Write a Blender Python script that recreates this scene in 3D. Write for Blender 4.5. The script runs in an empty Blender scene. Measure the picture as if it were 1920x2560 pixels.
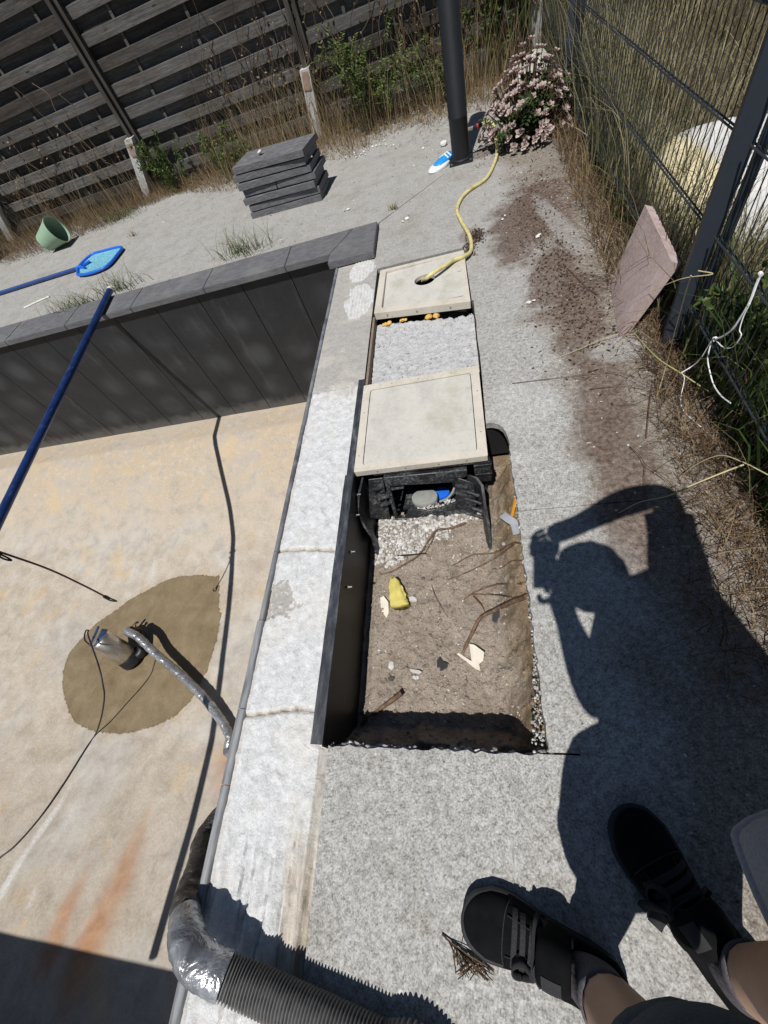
import bpy, bmesh, math, random
from mathutils import Vector, Matrix, noise as mnoise
import numpy as np
random.seed(7); np.random.seed(7)
scene = bpy.context.scene
COL = scene.collection
PI = math.pi
# ------------------------------------------------------------------ camera
CAM_H = 1.5
FPX = 1008.27                      # focal length in pixels of the 1920 x 2560 frame
CR = Vector((0.964607, 0.053430, -0.258222))
CU = Vector((0.091917, 0.849707, 0.519182))
CB = Vector((0.247153, -0.524541, 0.814722))
CB.normalize(); CR = (CR - CB*CR.dot(CB)).normalized(); CU = CB.cross(CR)
cam_data = bpy.data.cameras.new("camera"); cam = bpy.data.objects.new("camera", cam_data); COL.objects.link(cam)
cam.matrix_world = Matrix(((CR.x,CU.x,CB.x,0),(CR.y,CU.y,CB.y,0),(CR.z,CU.z,CB.z,CAM_H),(0,0,0,1)))
cam_data.sensor_fit = 'HORIZONTAL'; cam_data.sensor_width = 36; cam_data.lens = FPX/1920*36
cam_data.clip_start = 0.02; cam_data.clip_end = 500
scene.camera = cam
scene.render.resolution_x = 768; scene.render.resolution_y = 1024
# ------------------------------------------------------------------ sun and sky
SUN_EL = math.radians(64.7); SUN_AZ = math.radians(12.0)       # azimuth measured from -y towards -x
LDIR = Vector((-math.sin(SUN_AZ)*math.cos(SUN_EL), -math.cos(SUN_AZ)*math.cos(SUN_EL), math.sin(SUN_EL)))  # towards the sun
sd = bpy.data.lights.new("sun", 'SUN'); sd.energy = 5.0; sd.angle = math.radians(0.53); sd.color = (1.0, 0.975, 0.935)
sun = bpy.data.objects.new("sun", sd); COL.objects.link(sun); sun.rotation_euler = LDIR.to_track_quat('Z','Y').to_euler()
world = bpy.data.worlds.new("World"); scene.world = world; world.use_nodes = True
wn = world.node_tree; bg = wn.nodes['Background']
sky = wn.nodes.new('ShaderNodeTexSky'); sky.sky_type = 'NISHITA'; sky.sun_disc = False
sky.sun_elevation = SUN_EL; sky.sun_rotation = math.atan2(LDIR.x, LDIR.y)
sky.air_density = 1.0; sky.dust_density = 0.2; sky.ozone_density = 2.0
wn.links.new(sky.outputs[0], bg.inputs[0]); bg.inputs[1].default_value = 0.05
scene.view_settings.view_transform = 'Standard'; scene.view_settings.look = 'None'
scene.view_settings.exposure = -0.10; scene.view_settings.gamma = 1.0
# ------------------------------------------------------------------ where a photo pixel lies in the place
CAMP = Vector((0,0,CAM_H))
def ray(px, py): return CR*((px-960)/FPX) - CU*((py-1280)/FPX) - CB
def at(px, py, z=0.0):
    d = ray(px, py); return CAMP + d*((z-CAM_H)/d.z)
def aty(px, py, y):
    d = ray(px, py); return CAMP + d*(y/d.y)
def atx(px, py, x):
    d = ray(px, py); return CAMP + d*(x/d.x)
# ------------------------------------------------------------------ object helpers
def link(o, parent=None):
    COL.objects.link(o)
    if parent is not None: o.parent = parent
    return o
def tag(o, label=None, cat=None, group=None, kind=None):
    if label: o['label'] = label
    if cat: o['category'] = cat
    if group: o['group'] = group
    if kind: o['kind'] = kind
    return o
def thing(name, loc, label, cat, group=None, rz=0.0):
    o = bpy.data.objects.new(name, None); o.empty_display_size = 0.05
    o.location = loc; o.rotation_euler = (0,0,rz); link(o)
    return tag(o, label, cat, group)
def mesh_obj(name, verts, faces, mat, parent=None, smooth=False, rnd=None, attrs=None):
    me = bpy.data.meshes.new(name); me.from_pydata([tuple(v) for v in verts], [], faces); me.validate(); me.update()
    if smooth: me.polygons.foreach_set('use_smooth', [True]*len(me.polygons))
    if rnd is not None:
        a = me.attributes.new('rnd','FLOAT','POINT'); a.data.foreach_set('value', np.asarray(rnd, dtype=np.float32))
    if attrs:
        for k, v in attrs.items():
            a = me.attributes.new(k,'FLOAT','POINT'); a.data.foreach_set('value', np.asarray(v, dtype=np.float32))
    me.materials.append(mat)
    o = bpy.data.objects.new(name, me)
    link(o, parent)
    if parent is not None:         # geometry is given in world space: bring it under the parent
        bring(o, parent)
    return o
def bring(o, parent):
    chain = Matrix.Identity(4); p = parent
    while p is not None:
        chain = (Matrix.Translation(p.location) @ p.rotation_euler.to_matrix().to_4x4()) @ chain; p = p.parent
    o.data.transform(chain.inverted())
class MB:
    "collects shapes into one mesh"
    def __init__(s): s.v = []; s.f = []; s.r = []
    def add(s, vs, fs, rnd=0.5):
        b = len(s.v); s.v += [tuple(v) for v in vs]; s.f += [tuple(i+b for i in f) for f in fs]; s.r += [rnd]*len(vs)
    def box(s, c, size, rot=None, bev=0.0, rnd=0.5):
        hx,hy,hz = (size[0]/2,size[1]/2,size[2]/2)
        if bev > 0:
            bm = bmesh.new(); bmesh.ops.create_cube(bm, size=1)
            for v in bm.verts: v.co = Vector((v.co.x*size[0], v.co.y*size[1], v.co.z*size[2]))
            bmesh.ops.bevel(bm, geom=bm.edges[:], offset=bev, segments=2, profile=0.6, affect='EDGES')
            bm.verts.ensure_lookup_table(); bm.verts.index_update()
            vs = [v.co.copy() for v in bm.verts]; fs = [[v.index for v in f.verts] for f in bm.faces]; bm.free()
        else:
            vs = [Vector((x,y,z)) for x in (-hx,hx) for y in (-hy,hy) for z in (-hz,hz)]
            fs = [(0,1,3,2),(4,6,7,5),(0,4,5,1),(2,3,7,6),(0,2,6,4),(1,5,7,3)]
        c = Vector(c)
        if rot is not None: vs = [rot @ v for v in vs]
        s.add([v+c for v in vs], fs, rnd)
    def tube(s, pts, rad, seg=10, cap=True, rnd=0.5, twist=0):
        pts = [Vector(p) for p in pts]; n = len(pts)
        if not hasattr(rad, '__len__'): rad = [rad]*n
        t0 = (pts[1]-pts[0]).normalized(); up = Vector((0,0,1)) if abs(t0.z) < .9 else Vector((1,0,0))
        nrm = (up - t0*up.dot(t0)).normalized(); vs = []; fs = []
        for i, p in enumerate(pts):
            t = (pts[min(i+1,n-1)]-pts[max(i-1,0)])
            t = t.normalized() if t.length > 1e-9 else t0
            nrm = (nrm - t*nrm.dot(t))
            nrm = nrm.normalized() if nrm.length > 1e-6 else t.orthogonal().normalized()
            b = t.cross(nrm)
            for k in range(seg):
                a = 2*PI*k/seg
                vs.append(p + (nrm*math.cos(a)+b*math.sin(a))*rad[i])
        for i in range(n-1):
            for k in range(seg):
                k2 = (k+1)%seg; fs.append((i*seg+k, i*seg+k2, (i+1)*seg+k2, (i+1)*seg+k))
        if cap:
            fs.append(tuple(range(seg-1,-1,-1))); fs.append(tuple((n-1)*seg+k for k in range(seg)))
        s.add(vs, fs, rnd)
    def rings(s, rings, cap0=True, cap1=True, rnd=0.5):
        n = len(rings[0]); vs = [v for r in rings for v in r]; fs = []
        for i in range(len(rings)-1):
            for k in range(n):
                k2 = (k+1)%n; fs.append((i*n+k, i*n+k2, (i+1)*n+k2, (i+1)*n+k))
        if cap0: fs.append(tuple(range(n-1,-1,-1)))
        if cap1: fs.append(tuple((len(rings)-1)*n+k for k in range(n)))
        s.add(vs, fs, rnd)
    def prism(s, poly, z0, z1, rnd=0.5):
        n = len(poly); vs = [Vector((p[0],p[1],z1)) for p in poly] + [Vector((p[0],p[1],z0)) for p in poly]
        fs = [tuple(range(n)), tuple(range(2*n-1,n-1,-1))] + [(i, n+i, n+(i+1)%n, (i+1)%n) for i in range(n)]
        s.add(vs, fs, rnd)
    def slab(s, outline, thick, rnd=0.5):
        "a flat 3-D outline given thickness (vector)"
        n = len(outline); t = Vector(thick); o = [Vector(p) for p in outline]
        vs = o + [p+t for p in o]
        fs = [tuple(range(n)), tuple(range(2*n-1,n-1,-1))] + [(i, n+i, n+(i+1)%n, (i+1)%n) for i in range(n)]
        s.add(vs, fs, rnd)
    def ribbon(s, pts, wid, side, thick=0.0015, rnd=0.5):
        pts = [Vector(p) for p in pts]; n = len(pts); vs = []; fs = []
        for i, p in enumerate(pts):
            t = (pts[min(i+1,n-1)]-pts[max(i-1,0)]).normalized(); sd_ = Vector(side[i] if hasattr(side[0],'__len__') else side)
            b = (sd_ - t*sd_.dot(t)).normalized(); nn = t.cross(b); w = (wid[i] if hasattr(wid,'__len__') else wid)/2
            vs += [p-b*w-nn*thick, p+b*w-nn*thick, p+b*w+nn*thick, p-b*w+nn*thick]
        for i in range(n-1):
            for k in range(4): fs.append((i*4+k, i*4+(k+1)%4, (i+1)*4+(k+1)%4, (i+1)*4+k))
        fs += [(3,2,1,0), tuple((n-1)*4+k for k in range(4))]
        s.add(vs, fs, rnd)
    def rock(s, c, size, rnd=0.5, sub=1, flat=1.0):
        bm = bmesh.new(); bmesh.ops.create_icosphere(bm, subdivisions=sub, radius=1)
        off = Vector((random.random()*99, random.random()*99, random.random()*99)); q = Matrix.Rotation(random.random()*6.28, 3, 'Z') @ Matrix.Rotation(random.random()*.8, 3, 'X')
        sx, sy, sz = (size*random.uniform(.7,1.2), size*random.uniform(.6,1.1), size*random.uniform(.5,.9)*flat)
        bm.verts.index_update(); vs = []
        for v in bm.verts:
            k = 1 + 0.35*mnoise.noise(v.co*1.3+off)
            vs.append(Vector(c) + q @ Vector((v.co.x*sx*k, v.co.y*sy*k, v.co.z*sz*k)))
        fs = [[v.index for v in f.verts] for f in bm.faces]; bm.free()
        s.add(vs, fs, rnd)
    def build(s, name, mat, parent=None, smooth=False):
        return mesh_obj(name, s.v, s.f, mat, parent, smooth, s.r)
def smooth_path(pts, n=8):
    "Catmull-Rom"
    P = [Vector(p) for p in pts]; P = [P[0]*2-P[1]] + P + [P[-1]*2-P[-2]]; out = []
    for i in range(1, len(P)-2):
        p0,p1,p2,p3 = P[i-1:i+3]
        for k in range(n):
            t = k/n
            out.append(0.5*((2*p1)+(p2-p0)*t+(2*p0-5*p1+4*p2-p3)*t*t+(-p0+3*p1-3*p2+p3)*t**3))
    out.append(P[-2].copy()); return out
def fbm(x, y, z=0, oct=4, s=1.0):
    a = 0; amp = 1; tot = 0; f = s
    for i in range(oct):
        a += amp*mnoise.noise((x*f, y*f, z*f+i*7.3)); tot += amp; amp *= .5; f *= 2.03
    return a/tot
def autosmooth(o, ang=40):
    me = o.data
    me.polygons.foreach_set('use_smooth', [True]*len(me.polygons))
    try: me.set_sharp_from_angle(angle=math.radians(ang))
    except Exception: pass
    return o
# ------------------------------------------------------------------ material helpers
class N:
    def __init__(s, name, rough=0.8, metal=0.0, spec=0.4):
        s.m = bpy.data.materials.new(name); s.m.use_nodes = True; s.t = s.m.node_tree
        s.b = s.t.nodes['Principled BSDF']; s.b.inputs['Roughness'].default_value = rough; s.b.inputs['Metallic'].default_value = metal
        s.b.inputs['Specular IOR Level'].default_value = spec
        s.geo = s.t.nodes.new('ShaderNodeNewGeometry'); s.tc = s.t.nodes.new('ShaderNodeTexCoord')
        s.pos = s.geo.outputs['Position']; s.ob = s.tc.outputs['Object']
    def _s(s, sock, v):
        if isinstance(v, bpy.types.NodeSocket): s.t.links.new(v, sock)
        elif v is not None:
            if sock.type == 'RGBA' and len(v) == 3: v = (*v, 1)
            sock.default_value = v
    def noise(s, scale, detail=4, rough=0.55, vec=None, dist=0.0, color=False):
        n = s.t.nodes.new('ShaderNodeTexNoise'); n.inputs['Scale'].default_value = scale; n.inputs['Detail'].default_value = detail
        n.inputs['Roughness'].default_value = rough; n.inputs['Distortion'].default_value = dist
        s._s(n.inputs['Vector'], vec if vec is not None else s.pos); return n.outputs['Color' if color else 'Fac']
    def voro(s, scale, vec=None, feat='F1', out='Distance', rand=1.0):
        n = s.t.nodes.new('ShaderNodeTexVoronoi'); n.feature = feat; n.inputs['Scale'].default_value = scale; n.inputs['Randomness'].default_value = rand
        s._s(n.inputs['Vector'], vec if vec is not None else s.pos); return n.outputs[out]
    def map(s, vec, scale=(1,1,1), loc=(0,0,0), rot=(0,0,0)):
        n = s.t.nodes.new('ShaderNodeMapping'); s._s(n.inputs['Vector'], vec); n.inputs['Scale'].default_value = scale
        n.inputs['Location'].default_value = loc; n.inputs['Rotation'].default_value = rot; return n.outputs[0]
    def ramp(s, fac, stops, interp='LINEAR'):
        n = s.t.nodes.new('ShaderNodeValToRGB'); s._s(n.inputs[0], fac); e = n.color_ramp.elements; n.color_ramp.interpolation = interp
        while len(e) < len(stops): e.new(0.5)
        for el, (p, c) in zip(e, stops):
            el.position = p
            if not hasattr(c, '__len__'): c = (c,c,c)
            el.color = (*c[:3], 1)
        return n.outputs[0]
    def mix(s, fac, a, b, mode='MIX'):
        n = s.t.nodes.new('ShaderNodeMix'); n.data_type = 'RGBA'; n.blend_type = mode
        s._s(n.inputs[0], fac); s._s(n.inputs[6], a); s._s(n.inputs[7], b); return n.outputs[2]
    def math(s, op, a, b=None, clamp=False):
        n = s.t.nodes.new('ShaderNodeMath'); n.operation = op; n.use_clamp = clamp; s._s(n.inputs[0], a)
        if b is not None: s._s(n.inputs[1], b)
        return n.outputs[0]
    def xyz(s, vec):
        n = s.t.nodes.new('ShaderNodeSeparateXYZ'); s._s(n.inputs[0], vec); return n.outputs
    def attr(s, name):
        n = s.t.nodes.new('ShaderNodeAttribute'); n.attribute_name = name; return n.outputs['Fac']
    def step(s, v, lo, hi):
        n = s.t.nodes.new('ShaderNodeMapRange'); s._s(n.inputs[0], v); n.inputs[1].default_value = lo; n.inputs[2].default_value = hi
        n.interpolation_type = 'SMOOTHSTEP'; return n.outputs[0]
    def blob(s, cx, cy, rx, ry, rot, nz, amt=0.35):
        "1 inside a ragged ellipse on the ground, 0 outside"
        v = s.map(s.pos, loc=(0,0,0)); x = s.xyz(v)
        dx = s.math('SUBTRACT', x[0], cx); dy = s.math('SUBTRACT', x[1], cy); c, sn = math.cos(rot), math.sin(rot)
        u = s.math('ADD', s.math('MULTIPLY', dx, c/rx), s.math('MULTIPLY', dy, sn/rx))
        w = s.math('ADD', s.math('MULTIPLY', dx, -sn/ry), s.math('MULTIPLY', dy, c/ry))
        d = s.math('SQRT', s.math('ADD', s.math('MULTIPLY', u, u), s.math('MULTIPLY', w, w)))
        d = s.math('ADD', d, s.math('MULTIPLY', s.math('SUBTRACT', nz, 0.5), amt*4))
        return s.math('SUBTRACT', 1.0, s.step(d, 0.6, 1.15))
    def bump(s, h, strength=0.5, dist=0.01, prev=None):
        n = s.t.nodes.new('ShaderNodeBump'); n.inputs['Strength'].default_value = strength; n.inputs['Distance'].default_value = dist
        s._s(n.inputs['Height'], h)
        if prev is not None: s.t.links.new(prev, n.inputs['Normal'])
        return n.outputs[0]
    def done(s, color=None, normal=None, rough=None, metal=None):
        s._s(s.b.inputs['Base Color'], color)
        if normal is not None: s.t.links.new(normal, s.b.inputs['Normal'])
        if rough is not None: s._s(s.b.inputs['Roughness'], rough)
        if metal is not None: s._s(s.b.inputs['Metallic'], metal)
        return s.m
def simple(name, col, rough=0.6, metal=0.0, var=0.25, scale=40, bump=0.2, bdist=0.002, spec=0.4, obj=True):
    n = N(name, rough, metal, spec); v = n.ob if obj else n.pos
    nz = n.noise(scale, 5, .6, v); big = n.noise(scale*.12, 3, .5, v)
    f = n.math('ADD', n.math('MULTIPLY', nz, .6), n.math('MULTIPLY', big, .4))
    c = n.ramp(f, [(0.25, [x*(1-var) for x in col]), (0.75, [min(1,x*(1+var)) for x in col])])
    return n.done(c, n.bump(nz, bump, bdist))
def veg(name, stops, rough=0.6, trans=0.25):
    n = N(name, rough, 0, .25); c = n.ramp(n.attr('rnd'), stops)
    c = n.mix(n.math('MULTIPLY', n.noise(30, 3, .6), .5), c, n.mix(1.0, c, (0.55,0.55,0.5), 'MULTIPLY'))
    m = n.done(c)
    tr = n.t.nodes.new('ShaderNodeBsdfTranslucent'); n.t.links.new(c, tr.inputs[0])
    mx = n.t.nodes.new('ShaderNodeMixShader'); mx.inputs[0].default_value = trans
    out = n.t.nodes['Material Output']; n.t.links.new(n.b.outputs[0], mx.inputs[1]); n.t.links.new(tr.outputs[0], mx.inputs[2]); n.t.links.new(mx.outputs[0], out.inputs[0])
    return m
# ================================================================== SETTING: ground, deck, pool
def mat_deck():
    n = N('deck_concrete', .9, 0, .25)
    sp = n.noise(190, 3, .65); sp2 = n.noise(48, 3, .6); med = n.noise(9, 4, .6); big = n.noise(1.3, 4, .55)
    cell = n.xyz(n.voro(210, out='Color'))[0]
    s = n.math('ADD', n.math('MULTIPLY', sp, .46), n.math('ADD', n.math('MULTIPLY', sp2, .40), n.math('MULTIPLY', cell, .14)))
    near = n.ramp(s, [(.32,(.13,.124,.113)), (.44,(.275,.268,.254)), (.56,(.425,.418,.40)), (.68,(.56,.553,.535))])
    far = n.ramp(s, [(.33,(.19,.185,.175)), (.48,(.335,.325,.305)), (.70,(.45,.44,.42))])
    x = n.xyz(n.pos)
    c = n.mix(n.step(n.math('ADD', x[1], n.math('MULTIPLY', big, 1.0)), 1.7, 4.2), near, far)
    c = n.mix(n.math('MULTIPLY', n.step(n.noise(3.1,5,.65,n.map(n.pos,loc=(7,1,0))), .48, .66), .38), c, n.mix(1.0, c, (.74,.69,.62), 'MULTIPLY'))
    c = n.mix(n.math('MULTIPLY', n.step(med, .42, .68), .35), c, n.mix(1.0, c, (.66,.64,.60), 'MULTIPLY'))
    # brown grime along the fence side and darker rotted-leaf stains
    edge = n.math('ADD', n.math('SUBTRACT', x[0], .46), n.math('MULTIPLY', n.math('SUBTRACT', n.noise(2.6, 5, .6), .5), .9))
    c = n.mix(n.math('MULTIPLY', n.step(edge, -.16, .10), .80), c, n.ramp(s, [(.35,(.075,.058,.044)), (.5,(.185,.152,.12)), (.68,(.36,.315,.265))]))
    nz = n.noise(5.0, 6, .68)
    for (px,py,rx,ry,rot,k) in [(1330,540,.62,.30,1.25,.85),(1385,690,.42,.17,1.3,.75),(1450,780,.5,.14,1.35,.7),(1500,1000,.45,.12,1.3,.6),(1560,1180,.5,.13,1.45,.6),(1235,370,.35,.14,.3,.6),(1180,590,.09,.16,0,.5)]:
        p = at(px,py); c = n.mix(n.math('MULTIPLY', n.blob(p.x,p.y,rx,ry,rot,nz,.5), k), c, n.ramp(sp2, [(.35,(.045,.028,.02)), (.62,(.15,.10,.075))]))
    # bright lime bloom
    for (px,py,rx,ry,rot) in [(1395,560,.07,.5,.15),(1540,870,.14,.10,0),(1265,1150,.14,.06,0),(1290,1010,.18,.2,0)]:
        p = at(px,py); c = n.mix(n.math('MULTIPLY', n.blob(p.x,p.y,rx,ry,rot,nz,.45), .38), c, n.ramp(s, [(.35,(.30,.30,.29)), (.6,(.56,.56,.55))]))
    # wear specks
    c = n.mix(n.math('MULTIPLY', n.math('SUBTRACT', 1.0, n.step(n.voro(14), .03, .07)), .8), c, (.62,.60,.56))
    c = n.mix(n.math('MULTIPLY', n.math('SUBTRACT', 1.0, n.step(n.voro(8.7), .02, .045)), .9), c, (.04,.035,.03))
    b = n.bump(s, .35, .006); b = n.bump(n.noise(300, 2, .6), .18, .002, b); b = n.bump(med, .2, .02, b)
    return n.done(c, b)
M_deck = mat_deck()
def mat_soil(name, dark, mid, light, sc=18, ochre=False):
    n = N(name, .95, 0, .15)
    a = n.noise(sc, 6, .65); f = n.noise(140, 4, .7); big = n.noise(3, 4, .5)
    c = n.ramp(n.math('ADD', n.math('MULTIPLY', a, .6), n.math('MULTIPLY', f, .4)), [(.3, dark), (.5, mid), (.72, light)])
    c = n.mix(n.math('MULTIPLY', n.step(big, .45, .65), .4), c, n.mix(1.0, c, (.72,.66,.6), 'MULTIPLY'))
    if ochre:
        oz = n.math('ADD', n.xyz(n.pos)[0], n.math('MULTIPLY', n.math('SUBTRACT', n.noise(7,5,.65), .5), .22))
        c = n.mix(n.math('MULTIPLY', n.step(oz, .0, .09), .75), c, n.ramp(a, [(.35,(.20,.13,.065)), (.6,(.36,.255,.135))]))
        c = n.mix(n.math('MULTIPLY', n.step(n.noise(5,5,.7,n.map(n.pos,loc=(2,2,0))), .52, .66), .5), c, n.mix(1.0, c, (.58,.54,.5), 'MULTIPLY'))
    c = n.mix(n.math('MULTIPLY', n.math('SUBTRACT', 1.0, n.step(n.voro(55), .10, .16)), n.step(n.noise(6), .5, .6)), c, (.50,.45,.38))
    b = n.bump(a, 1.0, .05); b = n.bump(f, .8, .010, b)
    return n.done(c, b)
M_ground = mat_soil('dry_ground', (.035,.027,.018), (.085,.062,.038), (.16,.12,.07))
M_soil = mat_soil('dug_earth', (.25,.20,.158), (.43,.362,.297), (.57,.50,.425), 18, True)

# ground to the horizon with a hole for the pool and the pit
def ring_sheet(name, outer, hole, z, mat):
    xo0,yo0,xo1,yo1 = outer; xh0,yh0,xh1,yh1 = hole
    xs = [xo0,xh0,xh1,xo1]; ys = [yo0,yh0,yh1,yo1]; vs = [(x,y,z) for y in ys for x in xs]; fs = []
    for j in range(3):
        for i in range(3):
            if i == 1 and j == 1: continue
            fs.append((j*4+i, j*4+i+1, j*4+i+5, j*4+i+4))
    return mesh_obj(name, vs, fs, mat)
tag(ring_sheet('ground', (-250,-250,250,250), (-11.5,-3.0,.55,6.3), -.03, M_ground), kind='structure')

def jag(p, q, n, amp):
    p = Vector((*p,0)); q = Vector((*q,0)); d = (q-p); nn = Vector((-d.y,d.x,0)).normalized()
    return [tuple((p+d*((i+.5)/n)+nn*random.uniform(-amp,amp))[:2]) for i in range(n)]
mb = MB()
# near slab with a saw cut running on from the pit corner
A = [(-.602,-3.2),(1.02,-3.2),(1.0,.905),(.1245,.905)] + jag((.124,.90),(.113,.055),40,.0045) + [(.112,.049),(.20,.0495),(.20,.0445),(.112,.043)] + jag((.112,.042),(-.60,.036),34,.006) + [(-.602,.036)]
mb.prism(A, -.065, 0)
# the slab beyond the joint, and the far deck; a diagonal joint runs from the coping corner to the shower
Cc = [(.97,.909),(1.0,6.55),(-12,6.9),(-12,3.475),(-.665,3.475),(-.665,3.87),(-.095,4.468),(-.092,4.463),(-.655,3.862),(-.655,3.128),(.012,3.12),(.028,2.46),(.040,1.85),(.033,1.42)] + [(.06,1.418),(.088,1.405),(.108,1.38),(.120,1.34),(.126,1.30)] + jag((.126,1.29),(.1245,.915),16,.004) + [(.1245,.909)]
mb.prism(Cc, -.035, 0)
tag(mb.build('concrete_deck', M_deck), kind='structure')

# ---------------------------------------------------------------- pool basin
YS = [-1.8,-1.3,-1.03,-.85,-.45,.07,.63,1.2,1.53,2.0,2.31,2.7,3.0,3.12,3.47]
ZS = [-1.30,-1.41,-1.49,-1.54,-1.66,-1.77,-1.80,-1.82,-1.82,-1.795,-1.71,-1.53,-1.40,-1.365,-1.395]
def floor_z(x, y):
    z = float(np.interp(y, YS, ZS)); z2 = float(np.interp(y+.08, YS, ZS)); z3 = float(np.interp(y-.08, YS, ZS))
    z = (z*2+z2+z3)/4 if y < 2.95 else z
    w = max(0, 1-abs(y-1)/2.4)
    z += min(.30, .07*max(0, -3.9-x))*w + .28*max(0, x+1.55)*w*.6
    return z
def onfloor(px, py, lift=0.0):
    d = ray(px, py); lo, hi = 1.0, 12.0; prev = None
    for i in range(1200):
        t = 1.5 + i*.008; p = CAMP + d*t
        if p.z < floor_z(p.x, p.y)+lift: return Vector((p.x, p.y, floor_z(p.x,p.y)+lift))
    return CAMP + d*4
wet_poly = [onfloor(x,y) for x,y in [(548,1432),(540,1440),(500,1437),(450,1440),(415,1450),(370,1475),(330,1495),(290,1525),(240,1560),(200,1600),(172,1635),(158,1680),(157,1725),(168,1770),(190,1810),(235,1830),(300,1836),(350,1828),(400,1812),(440,1790),(475,1755),(500,1715),(520,1675),(540,1610),(551,1560),(554,1535),(549,1520),(550,1480)]]
def seg_d(p, a, b):
    d = b-a; l = d.length_squared; t = max(0, min(1, (p-a).dot(d)/l)); return (p-(a+d*t)).length, t
wp = [Vector((p.x,p.y)) for p in wet_poly]
def wet_sdf(p):
    ins = False; dm = 9
    for i in range(len(wp)):
        a, b = wp[i], wp[(i+1)%len(wp)]; dm = min(dm, seg_d(p,a,b)[0])
        if (a.y > p.y) != (b.y > p.y) and p.x < (b.x-a.x)*(p.y-a.y)/(b.y-a.y)+a.x: ins = not ins
    return dm if ins else -dm
def fl2(x,y): q = onfloor(x,y); return Vector((q.x,q.y))
rust = [([fl2(378,2005),fl2(345,2090),fl2(300,2210),fl2(240,2340),fl2(200,2430)],[.03,.07,.09,.11,.13],1.0),
        ([fl2(230,2150),fl2(185,2240),fl2(155,2310),fl2(120,2400)],[.03,.06,.07,.08],1.0),
        ([fl2(556,1850),fl2(562,1900),fl2(572,1935)],[.09,.10,.12],.9),
        ([fl2(635,1330),fl2(610,1380)],[.08,.10],.3), ([fl2(680,1330),fl2(655,1420)],[.10,.10],.3)]
white = [([fl2(225,1870),fl2(150,2010),fl2(60,2140),fl2(0,2240)],[.03,.03,.03,.03],1.0),([fl2(240,1880),fl2(190,2020),fl2(120,2130)],[.10,.09,.04],.5),
         ([fl2(100,2200),fl2(75,2260)],[.025,.03],.7),([fl2(390,1375),fl2(378,1450)],[.03,.08],.6),([fl2(420,1410),fl2(545,1390),fl2(600,1440)],[.07,.08,.05],.45)]
def streak(p, S, nz):
    v = 0
    for pts, w, k in S:
        for i in range(len(pts)-1):
            d, t = seg_d(p, pts[i], pts[i+1]); r = w[i]*(1-t)+w[i+1]*t
            v = max(v, k*math.exp(-(d/(r*1.25))**2*.9)*(1+.45*nz)*min(1,.35+1.3*(i+t)/max(1,len(pts)-1)))
    return v
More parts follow.
